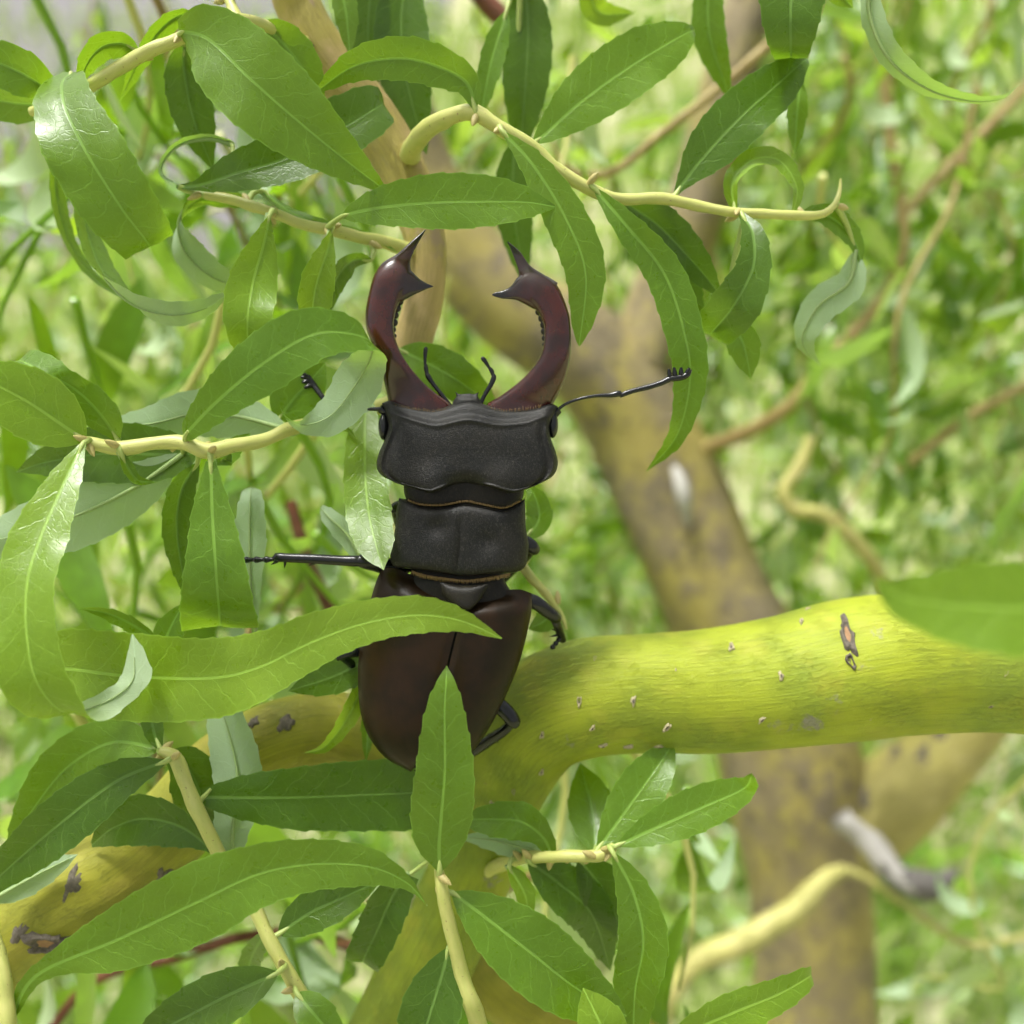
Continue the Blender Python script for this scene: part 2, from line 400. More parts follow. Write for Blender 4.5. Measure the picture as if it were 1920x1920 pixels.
# ---------------------------------------------------------------- the place: ground, path
def ground_material():
    k = NT('ground_soil'); o = k.obj()
    a = k.noise(o, 1.3, 5, .6); b = k.noise(o, 7., 4, .65); c = k.noise(o, 40., 3, .6)
    col = k.mix(k.step(a, .40, .60), (.36, .32, .20), (.17, .24, .05))
    col = k.mix(k.step(b, .45, .65), col, (.52, .47, .33))
    col = k.mix(k.math('MULTIPLY', k.step(c, .4, .7), .5), col, (.12, .17, .04))
    return k.done(k.bsdf(col, .9, k.bump(c, .02, .6), spec=.2))
def path_material():
    k = NT('path_gravel'); o = k.obj()
    a = k.noise(o, 1.1, 4, .6); b = k.noise(o, 9., 4, .65)
    col = k.mix(a, (.10, .095, .10), (.17, .16, .165)); col = k.mix(k.step(b, .5, .72), col, (.11, .10, .095))
    return k.done(k.bsdf(col, .85, k.bump(b, .01, .6), spec=.25))
mb = MB(); s = 80; g = np.linspace(-s, s, 41)
G = np.stack(np.meshgrid(g, g, indexing='ij'), -1); G = np.concatenate([G, np.zeros(G.shape[:2] + (1,))], -1)
mb.grid(G[::1], flip=True); link('ground', mb.mesh('ground', [ground_material()]), kind='structure', label='grassy soil under the willow tree')
mb = MB(); xs = np.linspace(-14, -.45, 40)
y0 = 3.5 + .25 * np.sin(xs * .9) + .1 * np.sin(xs * 2.3); y1 = y0 + 5.5 + .3 * np.cos(xs * .5)
G = np.stack([np.stack([xs, y0 * (1 - f) + y1 * f, np.full_like(xs, .004 + .02 * math.sin(f * math.pi))], -1) for f in np.linspace(0, 1, 7)], 0)
mb.grid(G); link('path', mb.mesh('path', [path_material()]), kind='structure', label='grey gravel path behind the willow')

# ---------------------------------------------------------------- the willow: trunk, branches, twigs
TREE = empty('willow_tree', (float(P(1540, 1900, -370)[0]), float(P(1540, 1900, -370)[1]), 0), category='tree',
             label='curly willow tree with twisted yellow green branches and narrow leaves')
tb = P(1560, 2000, -270)
def to_ground(p, n=3):
    return p
# trunk (down to the ground) and limbs
def trunk():
    pts = [(660, -200, -290, 48), (735, 100, -300, 52), (800, 330, -315, 60), (860, 470, -318, 78), (960, 580, -322, 85), (1090, 665, -328, 96), (1190, 780, -332, 100), (1270, 940, -336, 104), (1340, 1110, -342, 108),
           (1430, 1300, -350, 118), (1480, 1460, -356, 128), (1510, 1620, -360, 118), (1530, 1800, -366, 112), (1545, 2000, -372, 112)]
    a = crom(pts, 90); C = np.array([P(x, y, z) for x, y, z, r in a]); rad = np.array([r * pxm(z) for x, y, z, r in a])
    e = C[-1]; foot = np.array([e[0] + .03, e[1] + .02, -.03])
    ext = np.array([e * (1 - f) + foot * f + np.array([.02 * math.sin(f * 5), .015 * math.sin(f * 7), 0]) for f in np.linspace(.06, 1, 24)])
    C = np.vstack([C, ext]); rad = np.r_[rad, np.linspace(rad[-1], rad[-1] * 1.7, 24)]
    mb = MB(); tube_to(mb, C, rad, 28, 0, .05, 3); o = link('trunk', mb.mesh('trunk', [M_TRUNK])); adopt(o, TREE)
    STEMS['trunk'] = (o, C, rad, a); return o
TRUNK = trunk()
BR = lambda pts, mat, key=None, **kw: stem('branch', pts, mat, parent=TREE, key=key, **kw)
BR([(1500, -420, -280, 38), (1420, -40, -300, 46), (1385, 80, -305, 50), (1330, 300, -315, 56), (1290, 430, -320, 60), (1240, 580, -326, 66), (1190, 700, -330, 70)], M_TRUNK, 'limb_up', seed=4)
BR([(1880, 1300, -335, 50), (1790, 1390, -340, 66), (1680, 1490, -348, 82), (1570, 1580, -356, 90), (1510, 1640, -360, 80)], M_LIMB, 'limb_right', seed=5)
# the sharp branch under the beetle, and the stem it climbs
HB = BR([(2900, 1340, -50, 134), (2350, 1290, -30, 126), (2020, 1262, -22, 124), (1850, 1246, -21, 126), (1700, 1242, -20, 133), (1590, 1254, -20, 133), (1470, 1276, -20, 122), (1330, 1294, -20, 114), (1200, 1300, -20, 110), (1090, 1312, -21, 112),
         (1010, 1350, -23, 108), (955, 1430, -26, 96), (915, 1530, -29, 82), (880, 1640, -31, 78), (825, 1760, -32, 82), (765, 1880, -34, 86), (700, 2040, -36, 90), (600, 2400, -50, 98), (560, 2900, -90, 110)], M_BARK, 'hero', n=260, seg=40, rough=.018, seed=1)
BR([(470, -560, -34, 40), (515, -250, -24, 41), (545, -40, -20, 42), (565, 20, -21, 44), (600, 90, -22, 46), (655, 165, -24, 48), (712, 245, -25, 48), (755, 320, -25, 46), (788, 410, -25, 42), (802, 490, -24, 37), (792, 570, -24, 36),
    (772, 650, -24, 36), (775, 760, -24, 38), (815, 900, -24, 42), (860, 1060, -24, 48), (895, 1220, -25, 56), (915, 1380, -27, 62), (920, 1500, -29, 60)], M_BARK3, 'stem', n=150, seg=28, rough=.035, seed=2)
BR([(-800, 2350, -50, 112), (-400, 2060, -24, 104), (-90, 1830, -18, 100), (20, 1745, -18, 98), (130, 1680, -18, 94), (240, 1620, -19, 86), (330, 1545, -20, 78), (410, 1450, -22, 72), (500, 1390, -23, 70), (600, 1365, -25, 70),
    (700, 1385, -28, 72), (800, 1450, -31, 74), (880, 1560, -34, 70)], M_BARK2, 'left', n=150, seg=32, rough=.03, seed=6)
BR([(880, 1560, -40, 66), (868, 1680, -42, 62), (890, 1790, -44, 64), (960, 1860, -46, 66), (1060, 1905, -48, 62), (1180, 1960, -50, 58), (1500, 2150, -80, 54)], M_BARK2, 'low', n=60, seg=26, rough=.03, seed=7)
# thin blurred branches behind
BR([(1236, 1960, -295, 11), (1262, 1860, -295, 15), (1310, 1800, -296, 21), (1400, 1762, -298, 24), (1490, 1705, -300, 22), (1560, 1640, -304, 16), (1610, 1640, -308, 8), (1690, 1690, -310, 8),
    (1790, 1760, -312, 7), (1850, 1770, -312, 6), (1990, 1740, -314, 5)], M_YELLOW, 'yellow', n=60, seed=8)
BR([(1635, -40, -260, 11), (1655, 120, -260, 11), (1672, 280, -262, 11), (1692, 400, -262, 11), (1684, 500, -264, 11), (1630, 590, -268, 11), (1555, 670, -272, 11), (1480, 760, -280, 13),
    (1400, 810, -300, 14), (1290, 850, -328, 14)], M_ORANGE, 'orange', n=70, seed=9)
BR([(1960, 120, -270, 9), (1870, 220, -268, 10), (1780, 310, -266, 10), (1700, 395, -263, 10)], M_ORANGE, 'orange2', seed=10, n=40)
BR([(1990, 690, -280, 8), (1900, 735, -280, 9), (1810, 785, -282, 9), (1740, 840, -284, 8), (1675, 890, -288, 8)], M_ORANGE, 'orange3', seed=11, n=40)
BR([(1522, 820, -270, 12), (1498, 875, -270, 13), (1470, 920, -270, 14), (1490, 955, -270, 14), (1545, 965, -270, 14), (1590, 1000, -270, 14), (1640, 1060, -275, 13), (1670, 1140, -290, 11)], M_YELLOW, 'yellow2', seed=12, n=50)
BR([(860, -60, -90, 18), (905, -5, -92, 19), (940, 35, -93, 18), (958, 70, -94, 12), (956, 92, -94, 3)], M_RED, 'red_top', seed=13, n=40)
BR([(1520, 20, -130, 8), (1430, 95, -130, 10), (1330, 180, -132, 9), (1240, 250, -134, 8), (1160, 315, -136, 8), (1090, 330, -136, 8), (1050, 300, -135, 5), (1036, 262, -135, 3)], M_ORANGE, 'orange4', seed=14, n=50)
BR([(545, 940, -95, 11), (572, 1040, -95, 12), (600, 1100, -95, 13), (640, 1180, -95, 13), (720, 1290, -95, 14), (820, 1450, -80, 18), (900, 1600, -50, 20)], M_RED, 'red_mid', seed=15, n=50)
BR([(90, 1940, -90, 9), (150, 1860, -90, 9), (230, 1815, -90, 10), (330, 1795, -92, 10), (440, 1760, -94, 10), (560, 1750, -96, 10), (700, 1790, -60, 11), (790, 1850, -48, 13)], M_RED, 'red_low', seed=16, n=50)
BR([(1840, 1060, -300, 14), (1880, 980, -300, 14), (1960, 850, -300, 14), (2040, 700, -300, 14)], M_LEAFB, 'green_shoot', seed=17, n=30)
def dead_stub():
    o = stem('dead_stub', [(1575, 1530, -315, 26), (1625, 1580, -310, 20), (1660, 1622, -306, 24), (1700, 1652, -304, 30), (1755, 1652, -302, 20), (1795, 1632, -300, 6)], M_DEAD, n=30, seg=14, rough=.2, seed=4, parent=TREE)
    me = o.data; me.materials.append(M_DEADD)
    nf = len(me.polygons)
    for p in me.polygons:
        if p.index + 60 * math.sin(p.index * 1.3) > nf * .52: p.material_index = 1
dead_stub()
# pruning scar on the trunk
o = stem('pruning_scar', [(1264, 872, -312, 5), (1274, 900, -307, 13), (1283, 940, -306, 14), (1290, 985, -312, 5)], M_CUT, n=16, seg=12, rough=.05, parent=TREE)

TW = lambda pts, key, mat=None, **kw: stem('twig', [(x, y, z, r) for x, y, z, r in pts], mat or M_TWIG, parent=TREE, key=key, n=kw.pop('n', 60), seg=12, rough=kw.pop('rough', .07), seed=len(STEMS), **kw)
TW([(60, 210, -10, 9), (120, 180, -6, 10), (175, 158, -3, 12), (258, 106, -2, 13), (330, 76, -1, 12), (395, 42, -1, 12), (445, 36, -2, 12), (490, 46, -5, 12), (530, 70, -12, 13), (580, 85, -20, 15)], 'T1')
TW([(420, -60, -6, 10), (430, 0, -4, 10), (447, 36, -2, 11)], 'T1b')
TW([(385, 366, -9, 8), (440, 376, -9, 10), (505, 397, -9, 10), (560, 418, -10, 10), (620, 432, -11, 11), (700, 450, -15, 12), (770, 468, -22, 14)], 'T2')
TW([(150, 828, 1, 10), (175, 832, 1, 12), (225, 840, 0, 14), (290, 832, 0, 13), (345, 830, 0, 14), (390, 846, 0, 16), (430, 838, -1, 14), (490, 826, -3, 13), (540, 806, -6, 13), (620, 785, -12, 13), (700, 765, -18, 14), (770, 740, -24, 16)], 'T3')
TW([(822, 1630, 5, 9), (830, 1670, 5, 12), (845, 1745, 4, 13), (866, 1825, 3, 14), (890, 1900, 2, 17), (920, 2000, -6, 18), (960, 2100, -30, 20)], 'T4')
TW([(-30, 1700, 4, 12), (-4, 1790, 6, 14), (10, 1860, 7, 15), (12, 1960, 6, 16), (-30, 2060, -10, 18)], 'T5')
TW([(300, 1408, -4, 8), (325, 1418, -4, 13), (345, 1460, -4, 14), (375, 1530, -4, 14), (408, 1596, -4, 13), (445, 1650, -4, 13), (482, 1712, -3, 13), (515, 1780, -2, 13), (555, 1850, -2, 14), (610, 1925, -6, 15), (680, 1990, -20, 17), (730, 2020, -32, 18)], 'T6')
TW([(880, 1655, -30, 14), (930, 1625, -22, 13), (985, 1608, -14, 12), (1050, 1606, -10, 11), (1120, 1604, -8, 12), (1152, 1588, -8, 9)], 'T7')
TW([(768, 292, -22, 20), (778, 268, -14, 19), (805, 240, -8, 18), (845, 218, -4, 16), (888, 212, -2, 15), (935, 238, -2, 14), (995, 275, -3, 13), (1050, 322, -4, 13), (1110, 357, -5, 12), (1170, 374, -6, 11),
    (1245, 372, -7, 11), (1310, 387, -8, 10), (1390, 399, -8, 9), (1480, 403, -9, 9), (1535, 404, -10, 8), (1562, 388, -11, 6), (1574, 360, -12, 4), (1576, 335, -12, 2)], 'T8')
TW([(560, -30, -24, 14), (700, -70, -24, 13), (900, -60, -26, 12), (1150, -75, -18, 11), (1350, -70, -8, 10), (1500, -80, -4, 9), (1650, -70, -4, 8), (1800, -90, -6, 6)], 'T9')
TW([(2260, 1010, 66, 30), (2200, 1180, 68, 32), (2200, 1500, 50, 34), (2150, 1800, 0, 30), (1700, 2150, -60, 26), (1250, 2060, -60, 30), (1100, 1930, -50, 36)], 'T10')
TW([(1240, 2080, -6, 12), (1200, 2000, 0, 12), (1150, 1990, 2, 11), (1130, 2080, -20, 12), (1120, 1960, -44, 14)], 'T11')
TW([(490, 1208, -7, 7), (400, 1224, -8, 8), (300, 1230, -8, 9), (180, 1250, -4, 11), (60, 1263, -1, 12), (-20, 1275, -8, 13), (-120, 1310, -20, 15)], 'T13')
TW([(965, 1040, -20, 9), (990, 1075, -17, 9), (1020, 1110, -17, 8), (1050, 1150, -18, 6), (1062, 1180, -18, 3)], 'T12')

# ---------------------------------------------------------------- leaves in focus, traced one by one
L_, E_ = leaf, leaf_edges
# cluster on the twig at the top of the stem
E_('T1', [(122, 136, -6), (75, 165, 0), (66, 215, 4), (88, 300, 6), (150, 400, 5), (215, 465, 2), (240, 478, -2), (225, 440, -12)],
   [(150, 134, -6), (160, 142, 0), (178, 185, 4), (232, 262, 6), (285, 350, 5), (318, 420, 2), (312, 442, -3), (250, 445, -13)], fold=.10, arch=.45)
L_('T1', [(336, 64, 1), (350, 60, 3), (395, 76, 5), (470, 148, 7), (560, 228, 6), (650, 302, 4), (736, 367, 0)], 82, pk=.34, fold=.10)
L_('T1', [(488, 44, -5), (530, 80, -9), (575, 140, -12), (605, 215, -15)], 40, pk=.4, roll=20)
L_('T1', [(100, 178, -8), (70, 155, -4), (30, 132, -2), (-20, 112, -1), (-90, 90, 0)], 42, fold=.2)
L_('T1', [(90, 195, -10), (40, 195, -11), (-20, 185, -12), (-80, 170, -12)], 36, roll=20)
L_('T1', [(262, 98, -4), (230, 82, -3), (192, 88, -2, 40), (165, 118, -4, 40), (150, 160, -9, 30)], 30, roll=35)
L_('T1', [(378, 42, -5), (345, 28, -6), (305, 52, -8), (262, 112, -11), (225, 190, -14)], 24, roll=45)
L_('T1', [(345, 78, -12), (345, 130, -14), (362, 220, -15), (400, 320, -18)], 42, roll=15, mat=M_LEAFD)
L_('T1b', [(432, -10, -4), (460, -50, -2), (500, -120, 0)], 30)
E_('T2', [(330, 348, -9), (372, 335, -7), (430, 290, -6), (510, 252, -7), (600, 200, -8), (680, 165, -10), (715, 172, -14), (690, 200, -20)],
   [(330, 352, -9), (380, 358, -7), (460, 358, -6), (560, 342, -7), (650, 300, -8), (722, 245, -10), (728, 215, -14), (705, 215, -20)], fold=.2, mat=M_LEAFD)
L_('T2', [(440, 268, -13), (390, 257, -12), (335, 270, -11), (304, 305, -10), (308, 332, -9), (345, 348, -9)], 11, roll=70, sharp=.5)
L_('T1', [(135, 205, -10, 60), (148, 320, -15, 60), (160, 420, -14, 55), (192, 508, -12, 60), (248, 568, -10, 105), (320, 590, -9, 145), (385, 578, -11, 150), (435, 545, -16, 150)], 36, pk=.55)
L_('T1', [(108, 215, -12, 50), (106, 290, -17, 50), (104, 360, -18, 55), (128, 450, -19, 60), (180, 525, -22, 60), (250, 570, -24, 60)], 24)
L_('T2', [(500, 396, -10, 40), (440, 372, -11, 40), (375, 374, -12, 60), (340, 412, -14, 90), (348, 470, -16, 140), (400, 520, -18, 150), (470, 540, -22, 150)], 38, pk=.58)
L_('T2', [(506, 400, -5, 50), (494, 460, -3, 30), (474, 530, -1, 10), (464, 600, 1, 0), (468, 690, -2, 0)], 46, pk=.55, mat=M_LEAFB)
L_('T2', [(624, 425, -9, 60), (612, 475, -5, 40), (592, 540, -3, 25), (582, 620, -4, 15)], 36, pk=.6, mat=M_LEAFB)
L_('T2', [(698, 488, -13), (660, 490, -10), (628, 530, -9), (610, 600, -10)], 22, roll=40, mat=M_LEAFD)
L_('T2', [(490, 355, -12), (540, 395, -11), (610, 425, -11), (690, 442, -14), (752, 478, -18)], 14, roll=50)
# cluster around the curling leaf beside the head
E_('T3', [(344, 818, 1), (346, 788, 3), (392, 712, 7), (470, 628, 10), (560, 582, 11), (640, 590, 9), (682, 624, 5), (662, 664, 0), (634, 690, -3), (612, 742, -4), (572, 786, -2), (548, 798, 0)],
   [(350, 826, 1), (366, 822, 3), (440, 776, 7), (530, 724, 10), (612, 672, 11), (672, 660, 9), (714, 662, 5), (724, 686, 0), (702, 752, -3), (630, 816, -4), (556, 808, -2), (514, 756, 0)], fold=.06, n=110)
E_('T3', [(386, 864, 2), (362, 960, 3), (347, 1060, 4), (339, 1150, 1), (352, 1172, -6), (385, 1110, -12)],
   [(404, 864, 2), (434, 960, 3), (461, 1060, 4), (483, 1152, 1), (474, 1172, -6), (430, 1115, -12)], fold=.08, arch=.4, mat=M_LEAF)
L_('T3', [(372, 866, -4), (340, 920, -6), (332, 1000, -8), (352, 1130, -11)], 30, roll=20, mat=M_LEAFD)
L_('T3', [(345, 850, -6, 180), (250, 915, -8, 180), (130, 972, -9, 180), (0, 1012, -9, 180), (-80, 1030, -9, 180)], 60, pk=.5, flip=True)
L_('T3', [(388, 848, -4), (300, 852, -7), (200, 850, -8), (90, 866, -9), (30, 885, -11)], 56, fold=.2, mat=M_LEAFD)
L_('T3', [(540, 806, -10, 180), (450, 782, -10, 180), (370, 775, -10, 180), (280, 795, -10, 180), (170, 800, -12, 180)], 44, flip=True)
L_('T3', [(160, 826, 2), (110, 792, 4), (50, 752, 6), (-20, 716, 8), (-90, 690, 8)], 64, fold=.12, mat=M_LEAFB)
E_('T3', [(218, 828, -2), (140, 770, 0), (85, 728, 1), (25, 700, 1), (10, 688, -4), (30, 700, -12)],
   [(226, 824, -2), (238, 785, 0), (200, 735, 1), (130, 690, 1), (60, 662, -4), (70, 690, -12)], fold=.2)
E_('T3', [(150, 832, 3), (86, 900, 7), (20, 1012, 11), (-8, 1110, 14), (-8, 1220, 16), (10, 1295, 16), (62, 1338, 13), (135, 1324, 10), (208, 1292, 9), (232, 1255, 8), (247, 1190, 7)],
   [(162, 830, 3), (148, 925, 7), (128, 1012, 11), (108, 1085, 14), (108, 1170, 16), (130, 1270, 16), (184, 1337, 13), (244, 1320, 10), (284, 1272, 9), (274, 1225, 8), (249, 1188, 7)], fold=.12, mat=M_LEAFB, n=110)
L_('T3', [(225, 846, 1), (240, 878, 0), (258, 900, -1), (292, 905, -3)], 12, roll=30)
L_('T3', [(430, 842, -2), (420, 862, -3), (440, 838, -6), (470, 812, -9)], 18)
L_('T3', [(545, 812, -8), (600, 800, -8), (650, 806, -9), (668, 824, -9)], 9, roll=20, mat=M_LEAFB)
L_('T3', [(520, 790, -12), (550, 748, -12), (580, 716, -12), (610, 680, -13)], 44)
# leaf across the wing cases, with its stalk hidden behind the folded leaf
E_('T13', [(60, 1260, 0), (110, 1182, 2), (250, 1187, 4), (400, 1196, 6), (500, 1178, 8), (600, 1142, 9), (700, 1121, 10), (800, 1117, 11), (870, 1143, 11), (942, 1196, 10)],
   [(60, 1266, 0), (120, 1325, 2), (250, 1350, 4), (395, 1346, 6), (475, 1322, 8), (560, 1270, 9), (645, 1222, 10), (745, 1190, 11), (850, 1182, 11), (940, 1198, 10)], fold=.12, mat=M_LEAFB, n=110)
# upright leaf over the abdomen and its twig
E_('T4', [(822, 1636, 6), (782, 1585, 7), (770, 1530, 8), (780, 1445, 9), (796, 1345, 10), (816, 1285, 10), (837, 1248, 9)],
   [(828, 1636, 6), (864, 1592, 7), (885, 1528, 8), (888, 1440, 9), (871, 1335, 10), (856, 1285, 10), (838, 1248, 9)], fold=.06, mat=M_LEAF)
L_('T4', [(846, 1672, 3), (900, 1712, 4), (990, 1782, 4), (1080, 1852, 2), (1175, 1905, -1)], 68, pk=.5)
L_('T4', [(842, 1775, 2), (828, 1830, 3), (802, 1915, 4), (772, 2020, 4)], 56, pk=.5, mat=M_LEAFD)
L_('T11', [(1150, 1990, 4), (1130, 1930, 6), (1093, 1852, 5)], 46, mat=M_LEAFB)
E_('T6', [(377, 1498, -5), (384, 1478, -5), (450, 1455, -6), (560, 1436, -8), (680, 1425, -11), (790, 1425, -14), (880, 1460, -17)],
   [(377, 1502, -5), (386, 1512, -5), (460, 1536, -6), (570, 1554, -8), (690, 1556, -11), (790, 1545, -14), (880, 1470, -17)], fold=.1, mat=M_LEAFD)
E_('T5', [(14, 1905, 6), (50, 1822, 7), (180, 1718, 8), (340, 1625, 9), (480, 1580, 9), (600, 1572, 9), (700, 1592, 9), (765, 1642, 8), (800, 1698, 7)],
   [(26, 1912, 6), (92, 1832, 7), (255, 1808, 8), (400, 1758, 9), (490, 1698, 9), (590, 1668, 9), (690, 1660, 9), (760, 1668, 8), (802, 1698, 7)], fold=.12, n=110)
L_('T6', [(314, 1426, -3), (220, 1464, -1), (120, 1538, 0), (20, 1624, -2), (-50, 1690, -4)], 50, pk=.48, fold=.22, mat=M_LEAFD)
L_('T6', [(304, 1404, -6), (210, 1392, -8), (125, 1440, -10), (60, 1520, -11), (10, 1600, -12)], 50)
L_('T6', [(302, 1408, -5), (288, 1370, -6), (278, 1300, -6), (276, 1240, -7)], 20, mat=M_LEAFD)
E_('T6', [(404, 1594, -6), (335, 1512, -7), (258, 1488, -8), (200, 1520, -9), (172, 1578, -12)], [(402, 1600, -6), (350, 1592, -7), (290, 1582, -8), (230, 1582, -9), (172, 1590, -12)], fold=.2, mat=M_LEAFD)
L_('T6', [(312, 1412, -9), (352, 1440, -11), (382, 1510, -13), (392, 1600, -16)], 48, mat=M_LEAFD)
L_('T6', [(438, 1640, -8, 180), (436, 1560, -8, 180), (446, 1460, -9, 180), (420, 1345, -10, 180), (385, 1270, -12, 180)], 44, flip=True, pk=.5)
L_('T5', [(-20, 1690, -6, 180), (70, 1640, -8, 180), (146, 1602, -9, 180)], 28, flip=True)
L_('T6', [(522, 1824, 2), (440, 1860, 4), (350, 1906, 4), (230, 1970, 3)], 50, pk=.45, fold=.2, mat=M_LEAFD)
L_('T6', [(522, 1752, -3), (580, 1712, -4), (640, 1684, -5), (715, 1650, -8)], 38, fold=.2, mat=M_LEAFD)
L_('T6', [(556, 1862, 0), (592, 1905, 2), (650, 1975, 2)], 34)
L_('T6', [(500, 1745, -10), (470, 1800, -16), (460, 1870, -22)], 20)
E_('hero', [(740, 1640, -8), (700, 1672, -9), (668, 1740, -10), (650, 1790, -12), (668, 1800, -18)], [(790, 1640, -8), (772, 1690, -9), (745, 1755, -10), (712, 1812, -12), (700, 1805, -18)], fold=.2, mat=M_LEAFD)
E_('T7', [(1045, 1612, -12), (1036, 1560, -11), (1000, 1510, -10), (940, 1505, -11), (860, 1530, -13)], [(1030, 1612, -12), (1000, 1580, -11), (955, 1572, -10), (910, 1566, -11), (860, 1545, -13)], fold=.15)
L_('T7', [(1040, 1606, -14, 180), (980, 1590, -14, 180), (920, 1575, -15, 180), (860, 1570, -16, 180)], 22, flip=True)
L_('T7', [(1118, 1596, -8), (1165, 1532, -10), (1215, 1462, -12), (1262, 1395, -15)], 44, pk=.55)
L_('T7', [(1152, 1588, -7), (1230, 1552, -7), (1320, 1512, -7), (1395, 1478, -9), (1410, 1450, -16)], 40, pk=.55)
L_('T7', [(1116, 1598, -14), (1112, 1530, -18), (1088, 1430, -24)], 44)
L_('T7', [(1148, 1596, -5), (1188, 1675, -5), (1206, 1765, -5), (1190, 1865, -6), (1188, 1980, -8)], 46, pk=.5)
L_('T7', [(990, 1614, -12), (1050, 1658, -14), (1110, 1715, -16), (1145, 1820, -22)], 46, mat=M_LEAFD)
L_('T7', [(1085, 1610, -14), (1130, 1668, -16), (1175, 1760, -19)], 44, mat=M_LEAFD)
L_('T7', [(952, 1622, -12), (985, 1680, -12), (990, 1740, -12)], 20, roll=30, mat=M_LEAFB)
E_('T11', [(1225, 1990, 0), (1262, 1925, 0), (1340, 1872, 0), (1440, 1838, -1), (1512, 1814, -3), (1520, 1822, -8)], [(1240, 1995, 0), (1300, 1960, 0), (1400, 1930, 0), (1480, 1890, -1), (1522, 1850, -3), (1522, 1835, -8)], fold=.12, mat=M_LEAFB)
# beside the body
E_('T3', [(672, 752, -13), (652, 815, -10), (646, 900, -7), (652, 980, -4), (678, 1040, -1), (718, 1068, 1)],
   [(700, 752, -13), (716, 815, -10), (724, 890, -7), (734, 960, -4), (737, 1020, -1), (720, 1069, 1)], fold=.08, mat=M_LEAFB)
E_('stem', [(690, 1030, -8), (665, 985, -8), (630, 960, -8), (604, 946, -10), (612, 960, -16)], [(670, 1060, -8), (638, 1020, -8), (610, 985, -8), (598, 958, -10), (606, 965, -16)], flip=True)
E_('T13', [(476, 1195, -8), (452, 1100, -8), (440, 1010, -9), (448, 935, -9), (462, 914, -13), (470, 940, -18)], [(482, 1195, -8), (488, 1100, -8), (497, 1010, -9), (492, 935, -9), (482, 914, -13), (474, 940, -18)], flip=True)
L_('stem', [(748, 655, -18), (800, 680, -17), (862, 716, -18), (940, 775, -22)], 42)
L_('T12', [(985, 1010, -14), (1010, 975, -15), (1005, 935, -15), (985, 905, -16)], 24)
L_('T12', [(1040, 1140, -18), (1020, 1165, -18), (990, 1180, -18)], 20)
L_('stem', [(700, 1230, -10), (660, 1330, -10), (612, 1398, -11), (570, 1412, -12)], 22, roll=40, mat=M_LEAFB)
L_('stem', [(715, 1225, -9), (625, 1268, -9), (540, 1296, -10)], 34, mat=M_LEAFD)
L_('stem', [(690, 1300, -14), (690, 1360, -14), (686, 1430, -14)], 12)
L_('T13', [(300, 1205, -4), (250, 1172, -4), (200, 1150, -4), (148, 1140, -3)], 15, roll=30)
L_('T13', [(298, 1235, -6), (318, 1180, -7), (345, 1130, -8)], 26)
# long twig crossing above the mandibles
L_('T8', [(892, 208, -1), (872, 152, 0), (800, 118, 2), (735, 110, 3), (660, 126, 2), (588, 176, -1)], 38, pk=.45, fold=.14)
E_('T2', [(640, 404, -2), (660, 380, 0), (710, 350, 2), (800, 329, 4), (900, 331, 4), (980, 350, 3), (1042, 386, 1)],
   [(640, 408, -2), (670, 416, 0), (750, 423, 2), (850, 429, 4), (935, 424, 4), (1000, 408, 3), (1042, 390, 1)], fold=.12)
L_('T8', [(938, 242, 0), (1000, 310, 1), (1062, 412, 1), (1098, 515, 0), (1086, 650, -3)], 40, pk=.55, fold=.14)
E_('T8', [(998, 266, -6), (1012, 232, -7), (1065, 145, -8), (1150, 76, -10), (1240, 42, -12), (1298, 48, -14), (1300, 70, -18)],
   [(1002, 272, -6), (1040, 264, -7), (1120, 232, -8), (1210, 175, -10), (1280, 112, -12), (1302, 66, -14), (1298, 75, -18)], fold=.1)
E_('T8', [(1262, 366, -8), (1270, 335, -8), (1290, 262, -8), (1350, 186, -9), (1440, 122, -11), (1508, 104, -13), (1512, 118, -18)],
   [(1268, 370, -8), (1292, 350, -8), (1370, 302, -8), (1440, 240, -9), (1492, 180, -11), (1516, 118, -13), (1512, 125, -18)], fold=.12, mat=M_LEAFD)
L_('T8', [(1112, 350, -4), (1172, 420, -3), (1245, 512, -4), (1282, 620, -5), (1294, 710, -7), (1270, 815, -11), (1212, 884, -18)], 36, pk=.45)
L_('T8', [(1155, 372, -9), (1230, 420, -11), (1300, 492, -13), (1356, 560, -16)], 40, mat=M_LEAFD)
L_('T8', [(1240, 378, -14), (1260, 470, -16), (1290, 560, -18), (1330, 620, -20)], 40, mat=M_LEAFD)
E_('T8', [(1384, 402, -6), (1390, 440, -4), (1378, 500, -3), (1330, 560, -4), (1303, 605, -8), (1320, 625, -14)],
   [(1396, 400, -6), (1432, 435, -4), (1445, 500, -3), (1425, 580, -4), (1372, 636, -8), (1335, 632, -14)], fold=.2, arch=.35, mat=M_LEAFD)
L_('T8', [(1360, 600, -14), (1392, 640, -14), (1408, 710, -16)], 30)
L_('T8', [(1378, 396, -9), (1374, 340, -9), (1410, 300, -10), (1460, 300, -11), (1494, 350, -10), (1486, 404, -9)], 22, roll=45, mat=M_LEAFB, sharp=.6)
L_('T8', [(1498, 402, -11), (1552, 405, -13), (1600, 448, -15), (1616, 500, -16)], 22, roll=25)
L_('T8', [(1604, 470, -16, 180), (1592, 530, -16, 170), (1535, 575, -17, 160), (1506, 640, -19, 140), (1540, 690, -22, 110)], 34, flip=True)
E_('T9', [(1470, -90, 0), (1424, -30, 0), (1430, 40, 0), (1448, 98, -3), (1456, 106, -10), (1466, 60, -16)], [(1490, -90, 0), (1542, -30, 0), (1535, 40, 0), (1518, 98, -3), (1508, 106, -10), (1490, 60, -16)], fold=.08, arch=.15, mat=M_LEAFD)
